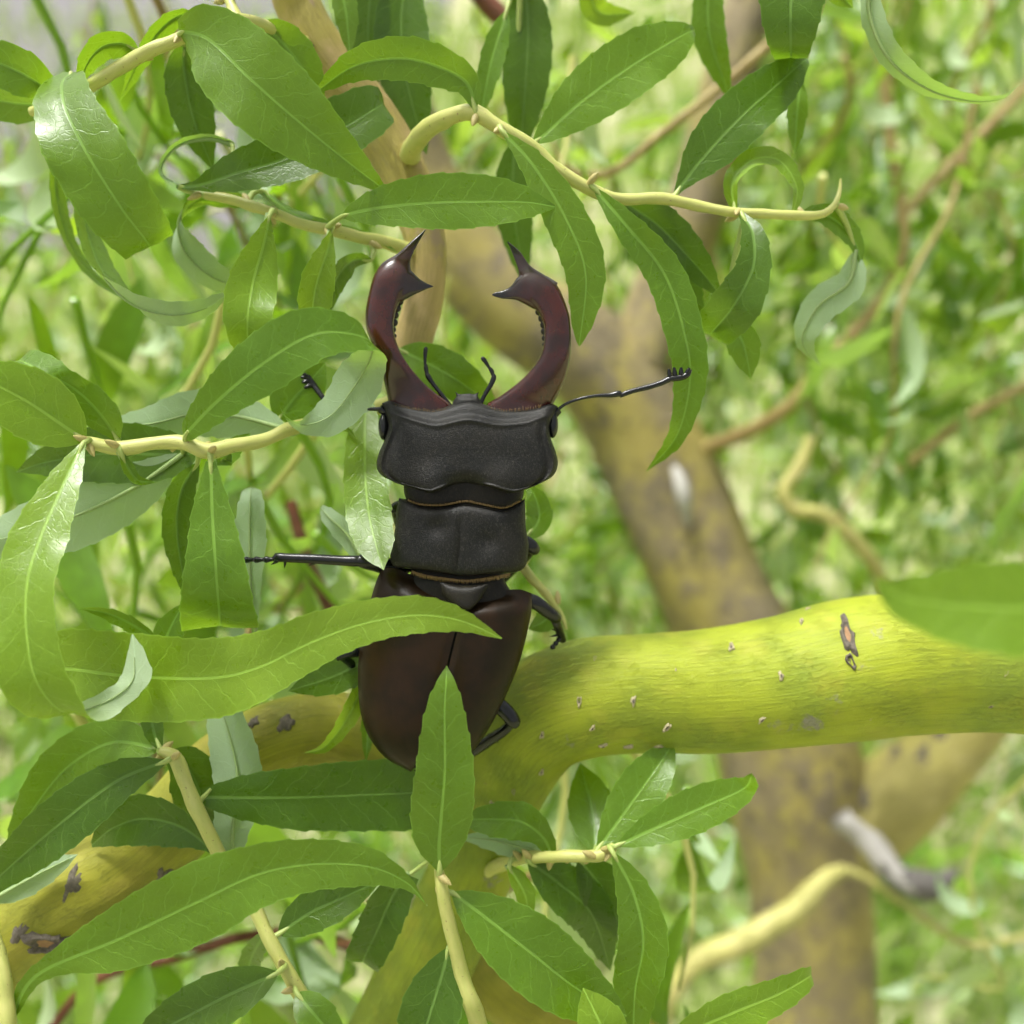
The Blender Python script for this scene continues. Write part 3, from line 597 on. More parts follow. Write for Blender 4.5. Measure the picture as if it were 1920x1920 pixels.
L_('T9', [(1640, -80, -5, 150), (1632, 20, -6, 150), (1668, 108, -7, 140), (1740, 165, -9, 130), (1820, 188, -11, 120), (1878, 184, -13, 120), (1912, 158, -15, 120)], 26, flip=True)
L_('T9', [(985, -40, -27), (990, 60, -27), (985, 160, -28), (975, 300, -32)], 46, mat=M_LEAFD)
L_('T9', [(765, -60, -24), (752, 40, -24), (762, 150, -25), (800, 290, -28)], 52, mat=M_LEAFD)
L_('T9', [(950, 20, -22), (920, 120, -21), (900, 225, -22)], 22)
L_('T9', [(632, -50, -16), (648, 20, -16), (656, 105, -17)], 22)
L_('T9', [(700, -60, -22), (690, 60, -24), (700, 180, -27)], 40, mat=M_LEAFD)
L_('T9', [(965, 260, -32), (962, 380, -34), (985, 540, -37)], 34, mat=M_LEAFD)
L_('T9', [(1100, -60, -30), (1120, 20, -34), (1190, 25, -36)], 24, mat=M_LEAFB)
L_('T9', [(1560, -80, -8), (1570, -20, -12), (1600, 15, -14)], 24)
L_('T9', [(1330, -60, -28), (1330, 60, -30), (1370, 190, -34)], 30)
L_('T9', [(1500, 150, -20), (1495, 210, -20), (1490, 290, -22)], 18)
# leaf close to the lens
L_('T10', [(2200, 1165, 64), (2060, 1148, 62), (1920, 1142, 60), (1780, 1134, 58), (1690, 1118, 57), (1640, 1085, 57)], 86, pk=.5, mat=M_LEAFB, fold=.1)

# ---------------------------------------------------------------- bark marks: lenticels and scars, each its own piece
def on_stem(key, x, y, lift=0.0):
    o, C, rad, a = STEMS[key]
    d = np.hypot(a[:, 0] - x, a[:, 1] - y) if len(a) == len(C) else None
    i = int(d.argmin()); T = nrm(np.gradient(C, axis=0))[i]
    V = nrm(C[i] - CAM); lat = nrm(np.cross(V, T)); tc = nrm(np.cross(T, lat)); tc = tc * np.sign(np.dot(tc, -V))
    q = P(x, y, a[i, 2]); off = float(np.clip(np.dot(q - C[i], lat), -rad[i] * .98, rad[i] * .98))
    nn = nrm(lat * off + tc * math.sqrt(rad[i] ** 2 - off ** 2))
    base = C[i] + T * np.dot(q - C[i], T)
    return base + nn * (rad[i] * .985 + lift), nn, T, o
def lump_mesh(name, mats, la, lb, h, seed, crater=False, n=9, m=16):
    """low ragged lens lying in xy; la x lb half sizes (m), h height; crater sinks the middle"""
    r = np.random.default_rng(seed); mb = MB(); ph = np.linspace(0, 2 * math.pi, m, endpoint=False)
    rag = 1 + .22 * np.sin(ph * 3 + r.uniform(0, 6)) + .14 * np.sin(ph * 5 + r.uniform(0, 6)) + r.uniform(-.12, .12, m) * (1.0 if m < 20 else 2.2)
    G = []
    for k in range(n):
        f = 1 - k / (n - 1)
        z = h * (1 - f ** 2) if not crater else h * (math.sin(min(1, (1 - f) * 1.9) * math.pi) * 1.0) + h * .35 * (1 - f)
        ring = np.stack([np.cos(ph) * la * f * (1 + (rag - 1) * f), np.sin(ph) * lb * f * (1 + (rag - 1) * f), z + r.uniform(-.16, .16, m) * h * f], -1)
        if k == 0: ring[:, 2] = -h * .8
        G.append(ring)
    G = np.array(G); mb.grid(G, 0, loop=True)
    me = mb.mesh(name, mats)
    if len(mats) > 1:
        for p in me.polygons:
            if p.index > m * (n - 1) * .62: p.material_index = 1
    return me
def put(name, me, key, x, y, ang, sc=1.0):
    p, nn, T, o = on_stem(key, x, y)
    b = nrm(np.cross(nn, T)); c, s = math.cos(ang), math.sin(ang)
    ax = T * c + b * s; ay = np.cross(nn, ax)
    ob = link(name, me)
    ob.matrix_world = Matrix(((ax[0] * sc, ay[0] * sc, nn[0] * sc, p[0]), (ax[1] * sc, ay[1] * sc, nn[1] * sc, p[1]), (ax[2] * sc, ay[2] * sc, nn[2] * sc, p[2]), (0, 0, 0, 1)))
    mw = ob.matrix_world.copy(); bpy.context.view_layer.update(); ob.parent = o; ob.matrix_parent_inverse = o.matrix_world.inverted(); ob.matrix_world = mw
    return ob
LENT = [lump_mesh('lenticel', [M_CORK, M_SCAR], .00062, .00030, .00022, k, crater=k % 2 == 0) for k in range(4)]
for i, (x, y, ang, sc) in enumerate([(1357, 1217, 1.3, 1.5), (1438, 1272, 1.5, 1.3), (1100, 1312, 1.3, 1.4), (1183, 1314, 1.4, 1.4), (1048, 1360, .7, 1.1), (1120, 1362, .8, 1.1), (1237, 1362, .9, 1.3),
        (1405, 1350, .8, 1.3), (1603, 1345, .6, 1.6), (1135, 1396, .2, 1.2), (1178, 1398, .1, 1.1), (1228, 1398, .1, 1.2), (1040, 1410, .2, 1.2), (1252, 1258, 1.4, .6), (1490, 1168, 1.2, 1.1),
        (1512, 1140, .5, .9), (1710, 1322, .2, 1.0), (1795, 1318, .2, 1.2), (1815, 1258, 1.2, .9), (1690, 1195, .2, 1.6), (1670, 1205, .2, 1.2), (1320, 1182, .2, .7), (1120, 1236, 1.3, .8), (1345, 1392, .1, .9), (1440, 1388, .1, 1.0),
        (942, 1462, .6, 1.6), (985, 1440, .5, 1.0), (1870, 1200, 1., 1.0), (1560, 1300, .9, .6), (1660, 1288, .3, .7)]):
    put('lenticel', LENT[i % 4], 'hero', x, y, ang, sc * 1.05)
put('bud_scar', lump_mesh('bud_scar', [M_SCAR, M_SCARIN], .0036, .0010, .0005, 31, crater=True, n=11, m=24), 'hero', 1560, 1198, 1.52)
put('bud_scar', lump_mesh('bud_scar', [M_SCAR, M_SCAR], .0015, .0006, .0006, 32, crater=True), 'hero', 1558, 1248, 1.75)
put('bark_scar', lump_mesh('bark_scar', [M_SCAR, M_SCAR], .0025, .0015, .0004, 41, n=10, m=26), 'left', 168, 1642, .7)
put('bark_scar', lump_mesh('bark_scar', [M_SCAR, M_SCAR], .0018, .0012, .0003, 42, n=10, m=22), 'left', 322, 1630, .2)
put('bark_scar', lump_mesh('bark_scar', [M_SCAR, M_SCAR], .0022, .0010, .0004, 43, n=10, m=22), 'left', 85, 1722, .5)
put('bark_scar', lump_mesh('bark_scar', [M_SCAR, M_SCARIN], .0030, .0020, .0007, 44, crater=True, n=11, m=24), 'left', 128, 1742, -.6)
put('bark_scar', lump_mesh('bark_scar', [M_SCAR, M_SCAR], .0014, .0012, .0003, 45, m=20), 'left', 540, 1355, .1)
put('bark_scar', lump_mesh('bark_scar', [M_SCAR, M_SCAR], .0012, .0009, .0003, 46, m=20), 'left', 482, 1352, .4)
put('bark_scar', lump_mesh('bark_scar', [M_SCAR, M_SCARIN], .0016, .0010, .0004, 47, m=20), 'stem', 578, 92, .4)
BLOT = [lump_mesh('bark_scar', [M_SCAR, M_SCAR], .0046, .0030, .0006, 50 + k, m=20) for k in range(3)]
for i, (x, y, sc) in enumerate([(1765, 1372, 1.2), (1735, 1412, 1.0), (1680, 1405, .9), (1625, 1492, 1.1)]):
    put('bark_scar', BLOT[i % 3], 'limb_right', x, y, .8, sc)
for i, (x, y, sc) in enumerate([(1110, 700, 1.2), (1185, 610, 1.2), (1360, 1010, 1.6), (1280, 1000, 1.8), (1250, 870, 2.0), (1400, 1130, 1.4), (1530, 1440, 1.6), (1600, 1545, 1.3), (1450, 1520, 1.2)]):
    put('bark_scar', BLOT[i % 3], 'trunk_view', x, y, .4, sc) if 'trunk_view' in STEMS else None

# ---------------------------------------------------------------- the stag beetle
bp_ = P(880, 1100, -10)
BEETLE = empty('stag_beetle', tuple(bp_), category='beetle', label='black stag beetle with maroon antler jaws and dark brown wing cases on the willow branch')
def slab(mb, front, rear, left, right, top, bot, ns=36, nt=36, mat=0, zb=None):
    """Coons patch between four traced outlines (px). top(s,t) / bot(s,t): height and depth in mm about zb(s,t)"""
    f, r_, l, r2 = crom(front, ns), crom(rear, ns), crom(left, nt), crom(right, nt)
    S = np.linspace(0, 1, ns); T = np.linspace(0, 1, nt)
    ss, tt = np.meshgrid(S, T)                     # rows t, cols s
    X = (f[None] * (1 - tt)[..., None] + r_[None] * tt[..., None] + l[:, None] * (1 - ss)[..., None] + r2[:, None] * ss[..., None]
         - ((1 - ss) * (1 - tt))[..., None] * f[0] - (ss * (1 - tt))[..., None] * f[-1] - ((1 - ss) * tt)[..., None] * r_[0] - (ss * tt)[..., None] * r_[-1])
    s2 = ss * 2 - 1; z0 = zb(s2, tt) if zb else np.zeros_like(tt)
    zt = z0 + top(s2, tt); zq = z0 - bot(s2, tt)
    up = np.array([[P(X[i, j, 0], X[i, j, 1], zt[i, j]) for j in range(ns)] for i in range(nt)])
    dn = np.array([[P(X[i, j, 0], X[i, j, 1], zq[i, j]) for j in range(ns)] for i in range(nt)])
    # one closed surface: shared border vertices
    V = list(up.reshape(-1, 3)); idx = {}
    for i in range(nt):
        for j in range(ns):
            if i in (0, nt - 1) or j in (0, ns - 1): idx[i, j] = i * ns + j
            else: idx[i, j] = len(V); V.append(dn[i, j])
    F = []
    for i in range(nt - 1):
        for j in range(ns - 1):
            F.append((i * ns + j, (i + 1) * ns + j, (i + 1) * ns + j + 1, i * ns + j + 1))
            F.append((idx[i, j], idx[i, j + 1], idx[i + 1, j + 1], idx[i + 1, j]))
    mb.add(np.array(V), F, mat)
sm = lambda x, a, b: (lambda q: q * q * (3 - 2 * q))(np.clip((x - a) / (b - a), 0, 1))
ga = lambda x, w_: np.exp(-(x / w_) ** 2)
def solid(name, parts, mats):
    """parts: list of MB; united into one continuous surface"""
    obs = []
    for p in parts:
        me = p.mesh(name, mats); bm = bmesh.new(); bm.from_mesh(me); bmesh.ops.remove_doubles(bm, verts=bm.verts, dist=2e-6); bmesh.ops.recalc_face_normals(bm, faces=bm.faces); bm.to_mesh(me); bm.free()
        obs.append(link(name, me))
    o = obs[0]
    if len(obs) > 1:
        n0 = len(o.data.polygons)
        for q in obs[1:]:
            md = o.modifiers.new('u', 'BOOLEAN'); md.operation = 'UNION'; md.object = q; md.solver = 'EXACT'
        bpy.context.view_layer.update()
        me = bpy.data.meshes.new_from_object(o.evaluated_get(bpy.context.evaluated_depsgraph_get()))
        o.modifiers.clear()
        print('UNION', name, n0, len(me.polygons))
        o.data = me
        for q in obs[1:]: bpy.data.objects.remove(q)
    o.data.set_sharp_from_angle(angle=R(50)); o.name = name; o.data.name = name
    for p in o.data.polygons: p.use_smooth = True
    adopt(o, BEETLE); return o
dome = lambda s, p=2.: np.clip(1 - np.abs(s) ** p, 0, 1)
ends = lambda t, p=4.: np.clip(1 - np.abs(2 * t - 1) ** p, 0, 1)
# head
hd = MB()
def head_top(s, t):
    h = 2.1 * dome(s, 14) ** .5 * ends(t, 18) ** .5
    tr = .13 + .07 * ga(s, .55)
    h = h - .55 * (1 - sm(t, tr - .07, tr + .02)) * dome(s, 8)                 # forehead falls off in front of the crest
    h = h + .38 * ga(t - tr, .035) * ga(s, .85)
    h = h - 1.3 * ga(s - .02, .24) * sm(t, .72, 1.)                             # hollow between the rear lobes
    h = h + .5 * (ga(s - .42, .2) + ga(s + .42, .2)) * sm(t, .5, .8) * (1 - sm(t, .9, 1))
    rim = np.maximum(sm(np.abs(s), .915, .95) * sm(t, .15, .3), sm(t, .90, .95) * sm(np.abs(s), .18, .3))
    h = h + .42 * rim * dome(s, 30) * ends(t, 40)
    return np.maximum(h, 0) - .30 * ga(np.abs(s) - .885, .035) * sm(t, .15, .4)
slab(hd, [(716, 756), (732, 752), (770, 762), (815, 768), (850, 758), (880, 752), (905, 757), (945, 768), (995, 766), (1030, 757), (1046, 762)],
     [(742, 906), (772, 915), (808, 925), (826, 920), (846, 911), (872, 908), (900, 911), (920, 915), (940, 922), (962, 925), (1002, 912)],
     [(716, 756), (724, 780), (728, 802), (721, 825), (711, 848), (706, 872), (714, 890), (742, 906)],
     [(1046, 762), (1038, 782), (1031, 800), (1033, 822), (1041, 845), (1046, 870), (1036, 893), (1002, 912)],
     head_top, lambda s, t: 5.5 * dome(s, 3) ** .6 * ends(t, 4) ** .6, 110, 96, 0, lambda s, t: -1.6 - .6 * s * s - .8 * ga(t, .2))
cl = MB()
slab(cl, [(853, 734), (862, 739), (880, 738), (890, 739), (898, 735)], [(840, 775), (860, 778), (880, 779), (900, 778), (914, 775)], [(853, 734), (856, 742), (850, 752), (846, 764), (840, 775)], [(898, 735), (896, 743), (902, 753), (908, 764), (914, 775)],
     lambda s, t: .9 * dome(s, 3) ** .6 * sm(t, 0, .3), lambda s, t: 1.2 * dome(s, 3) ** .6 * sm(t, 0, .2), 16, 16, 0, lambda s, t: -2.6 + 0 * s)
pr = MB()
def pro_top(s, t):
    h = 3.0 * dome(s, 3.4) ** .62 * ends(t, 10) ** .55
    h = h - .30 * ga(s + .02, .035) * sm(t, .15, .3) * (1 - sm(t, .85, 1)) - .35 * ga(s, .2) * sm(t, .3, .9)
    h = h - .55 * ga(s + .38, .16) * ga(t - .32, .14) - .5 * ga(s - .40, .16) * ga(t - .5, .16)
    return h + .25 * sm(t, .93, .97) * ends(t, 30)
slab(pr, [(748, 934), (772, 938), (806, 948), (840, 946), (874, 941), (905, 946), (945, 952), (972, 942), (984, 934)],
     [(742, 1064), (770, 1067), (810, 1072), (850, 1080), (876, 1082), (910, 1078), (940, 1075), (960, 1074), (976, 1070)],
     [(748, 934), (743, 958), (741, 990), (736, 1015), (732, 1040), (734, 1056), (742, 1064)], [(984, 934), (985, 960), (986, 990), (991, 1018), (990, 1040), (986, 1060), (976, 1070)],
     pro_top, lambda s, t: 6.5 * dome(s, 3) ** .6 * ends(t, 4) ** .6, 50, 46, 0, lambda s, t: -3.4 + 0 * s)
nk = MB()                                                                        # collar between head and thorax
slab(nk, [(756, 870), (810, 872), (872, 872), (930, 872), (978, 870)], [(766, 946), (806, 958), (872, 954), (940, 962), (974, 950)], [(756, 870), (757, 900), (758, 925), (766, 946)], [(978, 870), (980, 900), (982, 925), (974, 950)],
     lambda s, t: 2.3 * dome(s, 3) ** .6 * ends(t, 6) ** .5 - .25 * ga(s, .04), lambda s, t: 4.5 * dome(s, 3) ** .6 * ends(t, 4) ** .6, 40, 26, 1, lambda s, t: -3.5 + 0 * s)
ab = MB()                                                                        # waist and abdomen below the wing cases
slab(ab, [(775, 1040), (830, 1045), (870, 1045), (910, 1045), (955, 1040)], [(745, 1425), (758, 1436), (772, 1440), (800, 1436), (832, 1424)],
     [(775, 1040), (768, 1080), (735, 1130), (700, 1200), (690, 1270), (697, 1340), (745, 1425)], [(955, 1040), (946, 1085), (972, 1140), (962, 1220), (935, 1300), (895, 1370), (832, 1424)],
     lambda s, t: 2.6 * dome(s, 3) ** .6 * ends(t, 6) ** .5, lambda s, t: 7. * dome(s, 3) ** .6 * ends(t, 4) ** .6, 40, 50, 1, lambda s, t: -5.0 + 0 * s)
eyes = []
for (x, y) in ((720, 800), (1036, 796)):
    e = MB(); th = np.linspace(0, math.pi, 14); ph = np.linspace(0, 2 * math.pi, 18, endpoint=False); c = P(x, y, -3.2)
    G = np.array([[c + (RT * math.sin(a) * math.cos(b) * 11 + UP * math.cos(a) * 26 + TOCAM * math.sin(a) * math.sin(b) * 16) * pxm(0) for b in ph] for a in np.clip(th, .02, math.pi - .02)])
    e.grid(G, 2, loop=True); tube_ends = [G[0], G[-1]]
    for ring, fl in ((G[0], True), (G[-1], False)):
        F = [tuple(range(18))]; e.add(ring, [F[0][::-1] if not fl else F[0]], 2)
    eyes.append(e)
solid('body', [hd, cl, pr, nk, ab] + eyes, [M_HEAD, M_DARKM, M_LEG])
# wing cases
def ely(side):
    mb = MB()
    Lx = [(716, 1064), (702, 1100), (686, 1160), (674, 1215), (671, 1270), (675, 1330), (690, 1378), (722, 1420), (768, 1446)]
    Mx = [(868, 1118), (864, 1150), (852, 1190), (842, 1230), (832, 1275), (818, 1320), (806, 1370), (790, 1415), (772, 1446)]
    Rx = [(996, 1112), (997, 1140), (990, 1180), (978, 1228), (964, 1268), (942, 1318), (915, 1368), (880, 1414), (824, 1440)]
    hump = lambda t: (np.clip(1 - (1 - sm(t, 0, .16)) ** 2 * .75, 0, 1)) * np.clip(1 - np.clip((t - .45) / .55, 0, 1) ** 2.6, 0, 1) ** .5
    if side < 0:
        top = lambda s, t: 4.6 * (np.clip(1 - ((1 - s) / 2) ** 2.6, 0, 1) ** .55) * hump(t) - .35 * ga(s - 1, .10) * ends(t, 8) + .22 * sm(s, -1, -.985) * (1 - sm(s, -.985, -.93)) * ends(t, 10)
        slab(mb, [(716, 1064), (742, 1066), (772, 1078), (805, 1095), (838, 1108), (868, 1118)], [(768, 1446), (769, 1446.4), (770, 1446.8), (771, 1446.4), (772, 1446)], Lx, Mx, lambda s, t: np.where(s > -.9999, top(s, t), 0), lambda s, t: 1.2 * dome(s, 4) * ends(t, 6), 36, 64, 0, lambda s, t: -5.0 - .8 * t)
    else:
        top = lambda s, t: 4.6 * (np.clip(1 - ((1 + s) / 2) ** 2.6, 0, 1) ** .55) * hump(t) - .35 * ga(s + 1, .10) * ends(t, 8)
        slab(mb, [(876, 1122), (900, 1116), (925, 1112), (950, 1108), (975, 1106), (996, 1112)], [(774, 1446), (786, 1446), (800, 1445), (812, 1443), (824, 1440)], [(x + 4 if k else x + 8, y) for k, (x, y) in enumerate(Mx)], Rx, lambda s, t: np.where(s < .9999, top(s, t), 0), lambda s, t: 1.2 * dome(s, 4) * ends(t, 6), 36, 64, 0, lambda s, t: -5.0 - .8 * t)
    return solid('elytron', [mb], [M_ELY])
ely(-1); ely(1)
sc_ = MB()
slab(sc_, [(826, 1092), (850, 1096), (876, 1098), (900, 1096), (918, 1092)], [(868, 1142), (872, 1144), (876, 1145), (880, 1144), (884, 1142)], [(826, 1092), (830, 1112), (842, 1128), (868, 1142)], [(918, 1092), (908, 1112), (898, 1128), (884, 1142)],
     lambda s, t: 1.0 * dome(s, 2.5) ** .6 * ends(t, 4) ** .5, lambda s, t: 1.4 * dome(s) * ends(t), 20, 20, 0, lambda s, t: -1.6 + .8 * t)
solid('scutellum', [sc_], [M_DARKM])
# golden hair fringes
def fringe(line, z, length, n, ang):
    mb = MB(); a = crom([(x, y, z) for x, y in line], n); r = np.random.default_rng(n)
    for x, y, zz in a:
        ln = length * r.uniform(.6, 1.15); x0 = x + r.uniform(-2, 2); an = ang + r.uniform(-.25, .25)
        q = np.array([P(x0, y, zz), P(x0 + math.cos(an) * ln * .5, y + math.sin(an) * ln * .5, zz + .25), P(x0 + math.cos(an) * ln, y + math.sin(an) * ln, zz - .15)])
        tube_to(mb, q, np.array([1, .8, .15]) * 4.2e-5, 4, 0, cap=False)
    o = link('hair_fringe', mb.mesh('hair_fringe', [M_GOLD]), kind='stuff'); adopt(o, BEETLE)
fringe([(772, 1070), (800, 1078), (840, 1084), (872, 1087), (905, 1084), (940, 1078), (956, 1074)], -2.2, 8, 420, math.pi / 2)
fringe([(764, 938), (790, 947), (830, 948), (872, 941), (905, 947), (945, 953), (976, 940)], -1.0, 3.5, 420, -math.pi / 2)
fringe([(745, 764), (780, 771), (815, 774), (850, 768), (905, 768), (945, 773), (985, 770), (1015, 764)], -1.6, 8, 80, -math.pi / 2)
# mandibles
def mandible(rows, tine, teeth, side):
    body = MB()
    def loft(mb, rows, thick, mat_tip, tz):
        a = crom([(x0, y0, x1, y1) for x0, y0, x1, y1 in rows], 60)
        n, m = 60, 22; th = np.linspace(0, 2 * math.pi, m, endpoint=False); G = np.zeros((n, m, 3))
        for i, (x0, y0, x1, y1) in enumerate(a):
            c = np.array([(x0 + x1) / 2, (y0 + y1) / 2]); h = np.array([(x1 - x0) / 2, (y1 - y0) / 2]); hw = np.hypot(*h)
            z0 = tz(i / (n - 1))
            for j, q in enumerate(th):
                cs, sn = math.cos(q), math.sin(q)
                k = np.sign(cs) * abs(cs) ** .8; d = np.sign(sn) * abs(sn) ** .75
                p = c + h * k
                G[i, j] = P(p[0], p[1], z0 + d * hw * pxm(0) * 1000 * thick(i / (n - 1)))
        mb.grid(G, 0, loop=True, flip=True)
        for i, fl in ((0, True), (n - 1, False)):
            mb.add(G[i], [tuple(range(m)) if fl else tuple(range(m))[::-1]], 0)
    loft(body, rows, lambda t: .42 + .2 * float(sm(t, 0, .5)), 1, lambda t: -4.3 + 1.3 * float(sm(t, 0, .5)) + 1.6 * math.sin(t * 2.6) + .8 * t)
    t2 = MB(); loft(t2, tine, lambda t: .5, 1, lambda t: -1.1 + .4 * t)
    o = solid('mandible', [body, t2], [M_MAND, M_TIP])
    # black tips: faces of the prongs by distance from the arm
    tipsp = [P(*rows[-1][:2], -1), P(*tine[-1][:2], -1)]
    at = o.data.attributes.new('tip', 'FLOAT', 'POINT')
    at.data.foreach_set('value', [float(np.clip(1.25 - min(np.linalg.norm(np.array(o.matrix_world @ q.co) - w0) for w0 in tipsp) / .0052, 0, 1)) for q in o.data.vertices])
    tm = MB()
    for (x, y, r_) in teeth:
        c = P(x, y, -1.6); th = np.linspace(.05, math.pi - .05, 7); ph = np.linspace(0, 2 * math.pi, 10, endpoint=False)
        tm = MB(); tm.grid(np.array([[c + (RT * math.sin(a) * math.cos(b) + UP * math.cos(a) * 1.0 + TOCAM * math.sin(a) * math.sin(b)) * r_ * pxm(0) for b in ph] for a in th]), 0, loop=True)
        d = link('tooth', tm.mesh('tooth', [M_TIP])); adopt(d, o)
    return o
mandible([(730, 772, 850, 775), (727, 750, 843, 757), (721, 722, 816, 736), (715, 694, 793, 716), (700, 652, 766, 684), (687, 618, 746, 648), (685, 592, 739, 616), (687, 572, 742, 588), (693, 544, 752, 562),
          (702, 514, 768, 538), (718, 492, 771, 512), (746, 475, 770, 488), (772, 451, 781, 462), (786, 440, 790, 446), (797, 430, 798, 432)],
         [(715, 515, 722, 562), (738, 502, 748, 567), (758, 498, 762, 561), (771, 507, 774, 554), (786, 522, 787, 548), (800, 531, 800, 542), (812, 536, 812, 538)],
         [(750, 566, 7), (745, 578, 7.5), (741, 591, 7), (739, 605, 7.5), (737, 618, 6), (739, 630, 5)], -1)
mandible([(1034, 778, 905, 775), (1037, 759, 912, 758), (1050, 735, 941, 740), (1061, 707, 975, 714), (1069, 670, 1003, 684), (1071, 642, 1017, 656), (1070, 615, 1020, 622), (1067, 590, 1015, 598), (1058, 562, 1002, 578),
          (1045, 535, 984, 556), (1022, 516, 973, 530), (994, 498, 972, 508), (977, 474, 964, 484), (963, 461, 957, 466), (952, 452, 951, 454)],
         [(1046, 530, 1026, 586), (1022, 516, 1004, 581), (992, 508, 984, 571), (972, 518, 968, 563), (957, 537, 955, 561), (942, 545, 942, 560), (930, 548, 930, 557), (923, 551, 923, 554)],
         [(1010, 585, 7), (1016, 597, 7.5), (1019, 609, 7), (1021, 621, 7.5), (1021, 634, 6), (1021, 646, 5)], 1)
# thin limbs
def limb(name, paths, mat, spines=(), balls=(), seg=10):
    mb = MB()
    for pts, n in paths:
        a = crom(pts, n); tube_to(mb, np.array([P(x, y, z) for x, y, z, r in a]), np.array([r * pxm(z) for x, y, z, r in a]), seg, 0)
    for (x0, y0, z0, x1, y1, z1, r_) in spines:
        tube_to(mb, np.array([P(x0, y0, z0), P((x0 + x1) / 2, (y0 + y1) / 2, (z0 + z1) / 2), P(x1, y1, z1)]), np.array([1, .6, .08]) * r_ * pxm(0), 6, 0)
    o = link(name, mb.mesh(name, [mat])); adopt(o, BEETLE); return o
def beads(p0, p1, n, r, tail=True):
    """tarsus: n knotted segments between two px points"""
    out = []
    for i in range(n):
        a = np.array(p0) + (np.array(p1) - np.array(p0)) * i / n; b = np.array(p0) + (np.array(p1) - np.array(p0)) * (i + 1.08) / n
        out.append(([(*a, r * .45), (*(a * .6 + b * .4), r * .7), (*(a * .25 + b * .75), r), (*b, r * .6)], 9))
    return out
# antennae
limb('antenna', [([(1040, 775, -3.5, 9), (1047, 768, -3.2, 8)], 5), ([(1046, 768, -3, 3.2), (1062, 757, -2.5, 2.8), (1090, 747, -2, 3), (1120, 742, -2, 3.4), (1145, 741, -2, 4.6), (1160, 738, -2, 6.2), (1166, 741, -2, 3.5)], 26),
     ([(1162, 743, -2, 3.5), (1172, 738, -2, 5), (1190, 732, -2, 4.8), (1215, 726, -2, 5.2), (1240, 718, -2, 5.4), (1255, 711, -2, 6), (1275, 708, -2, 6), (1288, 703, -2, 6), (1294, 693, -2, 4)], 34)]
     + [([(x0, y0, -2, 4.2), ((x0 + x1) / 2, (y0 + y1) / 2, -1.8, 4.6), (x1, y1, -1.6, 2.4)], 8) for x0, y0, x1, y1 in ((1256, 711, 1254, 692), (1266, 709, 1264, 689), (1277, 707, 1277, 689), (1286, 703, 1293, 690))], M_LEG)
limb('antenna', [([(724, 772, -3.5, 9), (712, 766, -3.2, 8)], 5), ([(714, 767, -3.2, 4), (695, 767, -3.6, 3.4), (675, 770, -5, 3.4), (660, 782, -7, 4), (648, 796, -9, 5.5)], 20),
     ([(648, 796, -9, 4), (630, 775, -10, 5), (605, 745, -11, 5), (588, 722, -12, 6), (576, 706, -12, 6)], 24)]
     + [([(x0, y0, -12, 4.2), ((x0 + x1) / 2, (y0 + y1) / 2, -11.8, 4.6), (x1, y1, -11.6, 2.4)], 8) for x0, y0, x1, y1 in ((586, 722, 570, 727), (582, 714, 566, 717), (577, 707, 563, 708), (576, 706, 566, 700))], M_LEG)
limb('palp', [([(845, 762, -4, 4), (828, 740, -4, 4), (812, 720, -4, 4), (803, 706, -4, 5.2), (799, 700, -4, 3)], 18), ([(801, 704, -4, 3), (799, 692, -4, 4.4), (798, 683, -4, 3)], 8), ([(797, 684, -4, 2.6), (797, 668, -4, 3.6), (798, 655, -4, 4.2), (799, 651, -4, 2.5)], 12)], M_LEG)
limb('palp', [([(900, 760, -4, 4), (908, 742, -4, 4), (920, 722, -4, 4.6), (926, 708, -4, 5), (925, 702, -4, 3)], 18), ([(925, 705, -4, 3), (922, 696, -4, 4.4), (918, 690, -4, 3)], 8), ([(918, 691, -4, 2.6), (912, 681, -4, 3.6), (906, 673, -4, 4.4), (903, 670, -4, 2.5)], 12)], M_LEG)
# legs
limb('leg', [([(790, 1050, -9, 18), (740, 1062, -7, 17), (700, 1056, -5, 15), (678, 1052, -4, 13), (668, 1052, -4, 8)], 20), ([(684, 1051, -4, 8), (668, 1052, -4, 11), (640, 1051, -4, 10), (590, 1048, -4, 9.5), (540, 1046, -4, 9), (520, 1045, -4, 9), (512, 1048, -4, 4)], 26)]
     + beads((514, 1049, -4), (440, 1050, -5), 4, 6.5), M_LEG,
     [(520, 1052, -4, 508, 1059, -4, 4), (535, 1052, -4, 533, 1066, -4, 4), (590, 1056, -4, 578, 1061, -4, 3), (516, 1043, -4, 508, 1046, -4, 3)])
limb('leg', [([(960, 1010, -9, 16), (985, 1018, -8, 15), (1000, 1028, -8, 13), (1003, 1034, -9, 8)], 14), ([(1000, 1028, -9, 9), (980, 1050, -13, 9), (950, 1080, -17, 8), (920, 1110, -20, 8)], 16)] + beads((920, 1110, -20), (905, 1160, -19), 4, 6), M_LEG)
limb('leg', [([(960, 1120, -9, 16), (1000, 1128, -8, 14), (1025, 1145, -9, 13), (1042, 1158, -10, 11), (1046, 1164, -11, 6)], 20), ([(1036, 1152, -10, 9), (1044, 1170, -11, 8.5), (1050, 1186, -13, 8), (1055, 1200, -15, 7)], 14)] + beads((1052, 1194, -14), (1035, 1215, -11.5), 3, 5.5), M_LEG,
     [(1046, 1182, -12, 1034, 1180, -12, 4), (1050, 1190, -13, 1030, 1194, -13, 4)])
